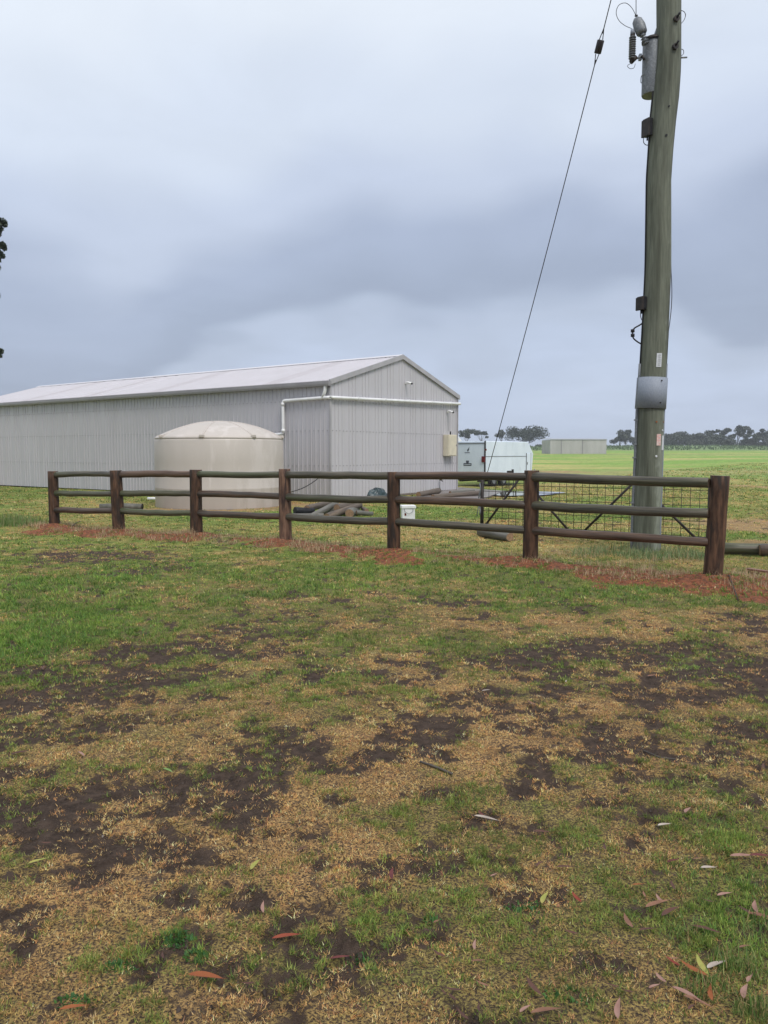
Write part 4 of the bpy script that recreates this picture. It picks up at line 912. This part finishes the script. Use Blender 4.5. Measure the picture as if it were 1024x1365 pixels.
# ------------------------------------------------------------------ trees
def cards(cents, n, size, sph, rnd, shape=(1, 1, .75)):
    V = []; cents = np.array(cents)
    k = rnd.integers(0, len(cents), n); d = rnd.normal(0, 1, (n, 3)); d /= np.linalg.norm(d, axis=1)[:, None]+1e-9
    c = cents[k, :3]+d*np.array(shape)*cents[k, 3][:, None]*(rnd.random(n)**.45)[:, None]
    a = rnd.normal(0, 1, (n, 3)); a /= np.linalg.norm(a, axis=1)[:, None]; b = np.cross(a, rnd.normal(0, 1, (n, 3))); b /= np.linalg.norm(b, axis=1)[:, None]+1e-9
    s = size*(.5+rnd.random(n))[:, None]
    V = np.stack([c-a*s, c+b*s*.6, c+a*s, c-b*s*.6], 1).reshape(-1, 3); return V
def tree(name, loc, H, Wd, lab, m, cat='tree', flat=.4, bare=.35, seed=0, size=.34, dens=1., group=None, lumps=9, wide=None, trunk_r=.16):
    rnd = np.random.default_rng(seed); rr_ = random.Random(seed)
    e = empty(name, loc, 0, lab, cat, group)
    cents = []; tb_ = MB(); top = H*.62
    for i in range(lumps):
        a = rr_.uniform(0, 6.283); r = Wd/2*math.sqrt(rr_.random())*.78; z = H*(bare+(1-bare)*rr_.uniform(.3, .86)); z -= (r/(Wd/2))**2*H*.13
        cents.append((r*math.cos(a), r*math.sin(a), z, rr_.uniform(.13, .24)*Wd))
    tb_.tube([(0, 0, -.4), (rr_.uniform(-.1, .1)*Wd*.3, 0, H*.25), (rr_.uniform(-.1, .1)*Wd*.4, 0, top)], [trunk_r, trunk_r*.8, trunk_r*.35], 8)
    tb_.build('trunk', M['bark'], e); lb = MB()
    for c in cents: lb.tube([(0, 0, H*bare*.7), (c[0]*.5, c[1]*.5, H*bare*.7+(c[2]-H*bare*.7)*.55), (c[0], c[1], c[2])], [trunk_r*.45, trunk_r*.3, trunk_r*.12], 6)
    lb.build('limbs', M['bark'], e)
    n = int(lumps*150*dens); V = cards(cents, n, size, 1, rnd, (1, 1, flat*1.5)); Fc = np.arange(4*n).reshape(-1, 4)
    mesh_np('crown', V, Fc.ravel(), np.full(n, 4), m, parent=e); return e
def tree_at(px, wpx, ytop, D, lab, seed, m='leafg', **kw):
    x = (px-CX)/F*D; z = gz(x, D)-.2; H = P(px, ytop, D).z-z
    return tree('gum_tree' if m == 'leafg' else 'cypress_tree', (x, D, z), H, wpx*D/F, lab, M[m], seed=seed, **kw)
tree_at(622, 26, 570, 330, 'left of the two far gums above the white trailer', 1, bare=.42, flat=.35, dens=.9)
tree_at(641, 20, 570, 335, 'narrower gum just right of the other above the white trailer', 2, bare=.45, flat=.35, dens=.7)
tree_at(668, 18, 572, 335, 'thin gum touching the left side of the broad spreading tree', 3, bare=.45, dens=.5)
tree_at(697, 62, 569, 325, 'broad spreading umbrella shaped tree above the trailer nose', 4, m='leafd', bare=.30, flat=.38, lumps=20, dens=1.4)
tree_at(722, 22, 594, 340, 'low dark bush right of the broad spreading tree', 5, m='leafd', bare=.1, lumps=6)
tree_at(824, 24, 578, 335, 'low gum behind the right end of the low shed', 6, bare=.12, lumps=8, dens=1.3)
tree_at(833, 30, 571, 330, 'rounded gum with a high crown left of the power pole', 7, bare=.25, lumps=12, dens=1.3)
tree_at(850, 30, 579, 335, 'dense low tree half hidden behind the power pole', 8, bare=.1, lumps=10, dens=1.4)
row = [(890, 32, 578, .12), (905, 30, 576, .12), (922, 30, 578, .12), (938, 26, 573, .25), (955, 24, 577, .15), (964, 26, 571, .35), (981, 24, 569, .38), (991, 24, 571, .35), (1003, 26, 577, .3), (1018, 24, 572, .3), (1034, 30, 570, .3), (872, 30, 579, .1), (940, 40, 583, .05), (975, 44, 585, .05), (1012, 40, 588, .05), (1055, 36, 574, .2)]
labs = ['dense gum just right of the power pole', 'second gum right of the power pole in the dense dark row', 'third rounded gum of the dense row right of the pole', 'tall gum at the right end of the dense row', 'short gum filling the dip before the tall open gums',
        'first of the tall open crowned gums towards the right edge', 'tallest open crowned gum towards the right edge', 'leaning open gum just right of the tallest one', 'low spreading gum right of the tallest gums', 'gum standing at the right edge of the picture',
        'gum cut off by the right edge of the picture', 'low tree directly behind the power pole', 'low scrub under the tall gum of the dense row', 'low scrub under the tallest open gums', 'low scrub under the last gums at the right edge', 'gum beyond the right edge of the picture']
for i, (px, wp_, yt, br) in enumerate(row):
    tree_at(px, wp_*(.95 if br > .2 else 1.1), yt-(4 if br > .2 else 0), 325+(i % 4)*6, labs[i], 20+i, bare=br, lumps=10 if br > .2 else 13, dens=1. if br > .2 else 1.5, group='gum trees along the far edge of the paddock')
# near tree at the left edge
tD = 26.; tx = P(-150, 600, tD).x; e = empty('cypress_tree', (tx, tD-3, 0), 0, 'dark tree whose branch tips poke in at the left edge above the shed', 'tree')
off = Vector((tx, tD-3, 0)); D2 = tD-3
tips = [(3, 296, .14), (6, 299, .08), (-1, 304, .12), (-3, 311, .11), (3, 327, .11), (6, 331, .07), (-1, 337, .11), (3, 341, .08), (-3, 346, .09), (-4, 357, .10), (-4, 393, .09), (-6, 398, .09), (1, 468, .09), (-2, 474, .10), (-5, 480, .08)]
rnd = np.random.default_rng(5); cents = []; lb = MB()
for (px, py, r) in tips:
    p = P(px, py, D2)-off; cents.append((p.x, p.y, p.z, r)); root = Vector((0, 0, max(1.5, p.z-1.4)))
    lb.tube([root, lerp(root, p, .5)+Vector((0, 0, .15)), p], [.05, .03, .008], 6)
    for t in np.linspace(.3, .93, 8):
        q = lerp(root, p, t)+Vector((0, random.uniform(-.3, .3), .12))
        if proj(q+off)[0] < -22: cents.append((q.x, q.y, q.z, .30))
for i in range(120):
    z = random.uniform(1.5, 10.5); a = random.uniform(0, 6.283); rad = random.uniform(0, 1)*(2.8 if z < 9 else 2.8*(11.5-z)/2.5)
    q = Vector((rad*math.cos(a), rad*math.sin(a), z))
    if proj(q+off)[0] < -30: cents.append((q.x, q.y, q.z, .45))
MB().tube([(0, 0, -.2), (.1, 0, 3), (0, .1, 7), (0, 0, 10.5)], [.26, .2, .12, .03], 12).build('trunk', M['bark'], e)
lb.build('limbs', M['bark'], e)
ntip = np.array(cents[:]); n = 46000; wgt = np.array([c[3] for c in cents])**1.0
nn = [max(260, int(n*w_/wgt.sum())) for w_ in wgt]; VV = [cards([c], k, .035, 1, rnd, (1, 1, .9)) for c, k in zip(cents, nn)]
V = np.concatenate(VV); n = len(V)//4; mesh_np('crown', V, np.arange(4*n), np.full(n, 4), M['leafd'], parent=e)

# ------------------------------------------------------------------ fallen leaves and sticks
def leaf(px, py, lpx, ang, m, lab, wpx=None, group=None, curl=.35):
    g = G(px, py); D = g.y; Ln = lpx*D/F; wd = (wpx*D/F if wpx else Ln*.22); n_ = 9; vs = []
    for i in range(n_+1):
        t = i/n_; ww = wd/2*math.sin(math.pi*t**.8)**.8*(1-.25*t)+.0004; x = (t-.5)*Ln; yb_ = .18*Ln*math.sin(t*math.pi)*random.choice([1])*curl
        z = .010+.25*curl*wd+.10*Ln*curl*(2*t-1)**2
        vs += [(x, yb_-ww, z+ww*.45), (x, yb_, z), (x, yb_+ww, z+ww*.45)]
    fs = [f for i in range(n_) for f in ((3*i, 3*i+1, 3*i+4, 3*i+3), (3*i+1, 3*i+2, 3*i+5, 3*i+4))]
    b = MB().add(vs, fs, sm=True); b.tube([(Ln*.49, .0, .012+.1*Ln*curl), (Ln*.58, .004, .014)], .0007, 5)
    o = b.build('fallen_leaf', M[m]); o.location = (g.x, g.y, gz(g.x, g.y)+.009); o.rotation_euler = (random.uniform(-.15, .15), random.uniform(-.1, .1), ang)
    return tag(o, lab, 'leaf', group)
GL = 'fallen gum leaves on the lawn'
for (px, py, lp, a, m, lab) in [
 (382, 1252, 40, .15, 'leaf_red', 'bright red leaf on the straw grass at lower centre left'), (274, 1312, 50, -.05, 'leaf_orange', 'long orange red leaf near the bottom left'),
 (98, 1352, 38, .25, 'leaf_orange', 'tan orange leaf at the bottom edge on the left'), (454, 1279, 30, .1, 'leaf_maroon', 'dark red leaf right of the bright red one'),
 (340, 1160, 30, 1.3, 'leaf_yellow', 'pale yellow leaf standing up in the straw grass'), (351, 1217, 24, 1.7, 'leaf_pink', 'small pink leaf above the bright red one'),
 (50, 1157, 26, .8, 'leaf_yellow', 'yellow green leaf on the dark soil at left'), (224, 1033, 20, -.6, 'leaf_green', 'small green leaf on the dark soil'),
 (648, 1094, 34, -.3, 'leaf_white', 'pale leaf lying beside a maroon one in the centre'), (641, 1085, 18, 1.9, 'leaf_maroon', 'maroon leaf standing beside the pale one in the centre'),
 (722, 1115, 24, 0, 'leaf_brown', 'thin dark leaf right of the central pair'), (885, 1107, 22, .3, 'leaf_white', 'whitish leaf in the right of the lawn'),
 (917, 1087, 26, .9, 'leaf_pink', 'pink leaf up and right of the whitish one'), (989, 1147, 34, 0, 'leaf_pink', 'pale pink half of the leaf pair at the right edge'),
 (1014, 1147, 32, .05, 'leaf_maroon', 'maroon leaf cut by the right edge'), (523, 1173, 30, 1.5, 'leaf_maroon', 'upright maroon leaf near the centre bottom'),
 (769, 1199, 24, 1.9, 'leaf_red', 'slim red leaf leaning left of a yellow green one'), (727, 1203, 34, 1.1, 'leaf_yellow', 'yellow green leaf near the slim red one'),
 (838, 1236, 34, 1.6, 'leaf_tan', 'upright tan leaf in the right foreground grass'), (851, 1187, 16, 0, 'leaf_orange', 'small orange leaf in the right foreground'),
 (936, 1295, 42, 1.55, 'leaf_yellow', 'large yellow leaf standing in the bottom right grass'), (925, 1300, 44, 2.1, 'leaf_orange', 'large orange leaf crossing behind the big yellow one'),
 (955, 1296, 40, .5, 'leaf_white', 'pale leaf right of the big yellow one'), (993, 1332, 40, 1.0, 'leaf_pink', 'pale pink curled leaf near the bottom right corner'),
 (915, 1335, 44, -.9, 'leaf_pink', 'long pinkish leaf at the bottom right'), (929, 1345, 38, -.5, 'leaf_tan', 'tan leaf lying across the long pinkish leaf'),
 (948, 1332, 34, 1.2, 'leaf_orange', 'brown orange leaf between the big yellow and the curled pink leaf'), (1008, 1215, 34, 1.2, 'leaf_pink', 'pink leaf in the heap at the right edge'),
 (1014, 1228, 34, -.3, 'leaf_tan', 'tan leaf in the heap at the right edge'), (998, 1222, 30, 2.0, 'leaf_brown', 'brown leaf in the heap at the right edge'),
 (877, 1213, 40, .3, 'leaf_tan', 'tan leaf of the cluster in the right foreground'), (893, 1222, 34, .5, 'leaf_brown', 'brown leaf right of the tan cluster leaf'), (880, 1205, 22, 1.7, 'leaf_pink', 'small pink leaf on top of the tan cluster leaf'),
 (634, 1267, 22, 1.4, 'leaf_pink', 'curled pink brown leaf at the bottom centre'), (638, 1290, 20, .1, 'leaf_tan', 'short tan leaf at the bottom centre'),
 (711, 1325, 40, 1.9, 'leaf_brown', 'brown leaf standing near the bottom edge'), (728, 1360, 44, .1, 'leaf_tan', 'tan leaf cut by the bottom edge'), (826, 1355, 40, 1.2, 'leaf_pink', 'pale leaf low down in the bottom right'),
 (898, 1155, 20, .2, 'leaf_maroon', 'maroon scrap of leaf right of the middle'), (944, 1162, 22, 0, 'leaf_white', 'pale scrap of leaf left of the pair at the right edge'), (942, 1247, 40, -.4, 'leaf_brown', 'long brown leaf above the long grass'),
 (755, 912, 10, 1.2, 'leaf_white', 'tiny whitish leaf on the dark soil at right'), (648, 921, 13, .4, 'leaf_white', 'tiny pale leaf on the soil in the middle distance'), (108, 1011, 20, -.8, 'leaf_pink', 'pink leaf in the grass at the left'),
 (897, 1290, 26, 2.0, 'leaf_red', 'slim red leaf left of the big orange one'), (28, 1008, 26, .2, 'leaf_brown', 'brown leaf at the left edge of the grass')]:
    leaf(px, py, lp, a, m, lab)
rr_ = random.Random(77)
for i in range(48):
    px, py = (rr_.uniform(560, 1040), rr_.uniform(1130, 1365)) if i < 28 else (rr_.uniform(0, 1024), rr_.uniform(880, 1360))
    if i >= 28: leaf(px, py, rr_.uniform(9, 20), rr_.uniform(0, 3.14), rr_.choice(['leaf_brown', 'leaf_tan', 'leaf_brown']), 'small dry brown leaf scrap scattered over the lawn', group='small leaf scraps over the whole lawn')
    else: leaf(px, py, rr_.uniform(12, 26), rr_.uniform(0, 3.14), rr_.choice(['leaf_brown', 'leaf_tan', 'leaf_maroon', 'leaf_brown', 'leaf_pink']), 'dull brown leaf scrap half sunk in the right foreground grass', group='leaf scraps in the right foreground grass')
# plank and stick by the last post
p, q = G(996, 762), G(1040, 768); p = Vector((p.x, p.y, gz(p.x, p.y)+.03)); q = Vector((q.x, q.y, gz(q.x, q.y)+.03)); d_ = (q-p).normalized(); nn_ = Vector((-d_.y, d_.x, 0))*.045
b = MB(); vs = [p-nn_, q-nn_, q+nn_, p+nn_]; b.add([v for v in vs]+[v+Vector((0, 0, .025)) for v in vs], [(0, 3, 2, 1), (4, 5, 6, 7), (0, 1, 5, 4), (1, 2, 6, 5), (2, 3, 7, 6), (3, 0, 4, 7)])
tag(b.build('plank', M['leaf_tan'], origin=tuple(p)), 'weathered plank on the red earth at the right edge', 'plank')
def stick(pix, r, lab, hz=.02, m='dark'):
    ps = []
    for (x, y) in pix: g = G(x, y); ps.append(Vector((g.x, g.y, gz(g.x, g.y)+hz)))
    o = MB().tube(ps, r, 6).build('stick', M[m], origin=tuple(ps[0])); return tag(o, lab, 'stick')
stick([(958, 768), (972, 780), (980, 792), (984, 803)], .006, 'dark thin stick bending over the earth below the last post')
stick([(97, 709), (103, 704), (108, 700)], .008, 'thin twig between the first and second posts', .08)
stick([(858, 1000), (880, 1010), (900, 1016)], .004, 'thin twig across the dry grass at right', .01, 'bark')
stick([(560, 1018), (585, 1026), (603, 1034)], .006, 'dark twig on the dry grass at the centre', .01, 'bark')

# ------------------------------------------------------------------ haze
hb = MB().box((-1450, -70, -25), (1450, 1450, 16.5))
hm = bpy.data.materials.new('haze_air'); hm.use_nodes = True; hn = hm.node_tree.nodes; hl = hm.node_tree.links; hn.clear()
ho = hn.new('ShaderNodeOutputMaterial'); pv = hn.new('ShaderNodeVolumePrincipled'); pv.inputs['Density'].default_value = .0006; pv.inputs['Color'].default_value = (.86, .90, .95, 1); pv.inputs['Anisotropy'].default_value = .2
hl.new(pv.outputs[0], ho.inputs['Volume'])
tag(hb.build('haze', hm), 'faint rain haze over the paddock', kind='stuff')
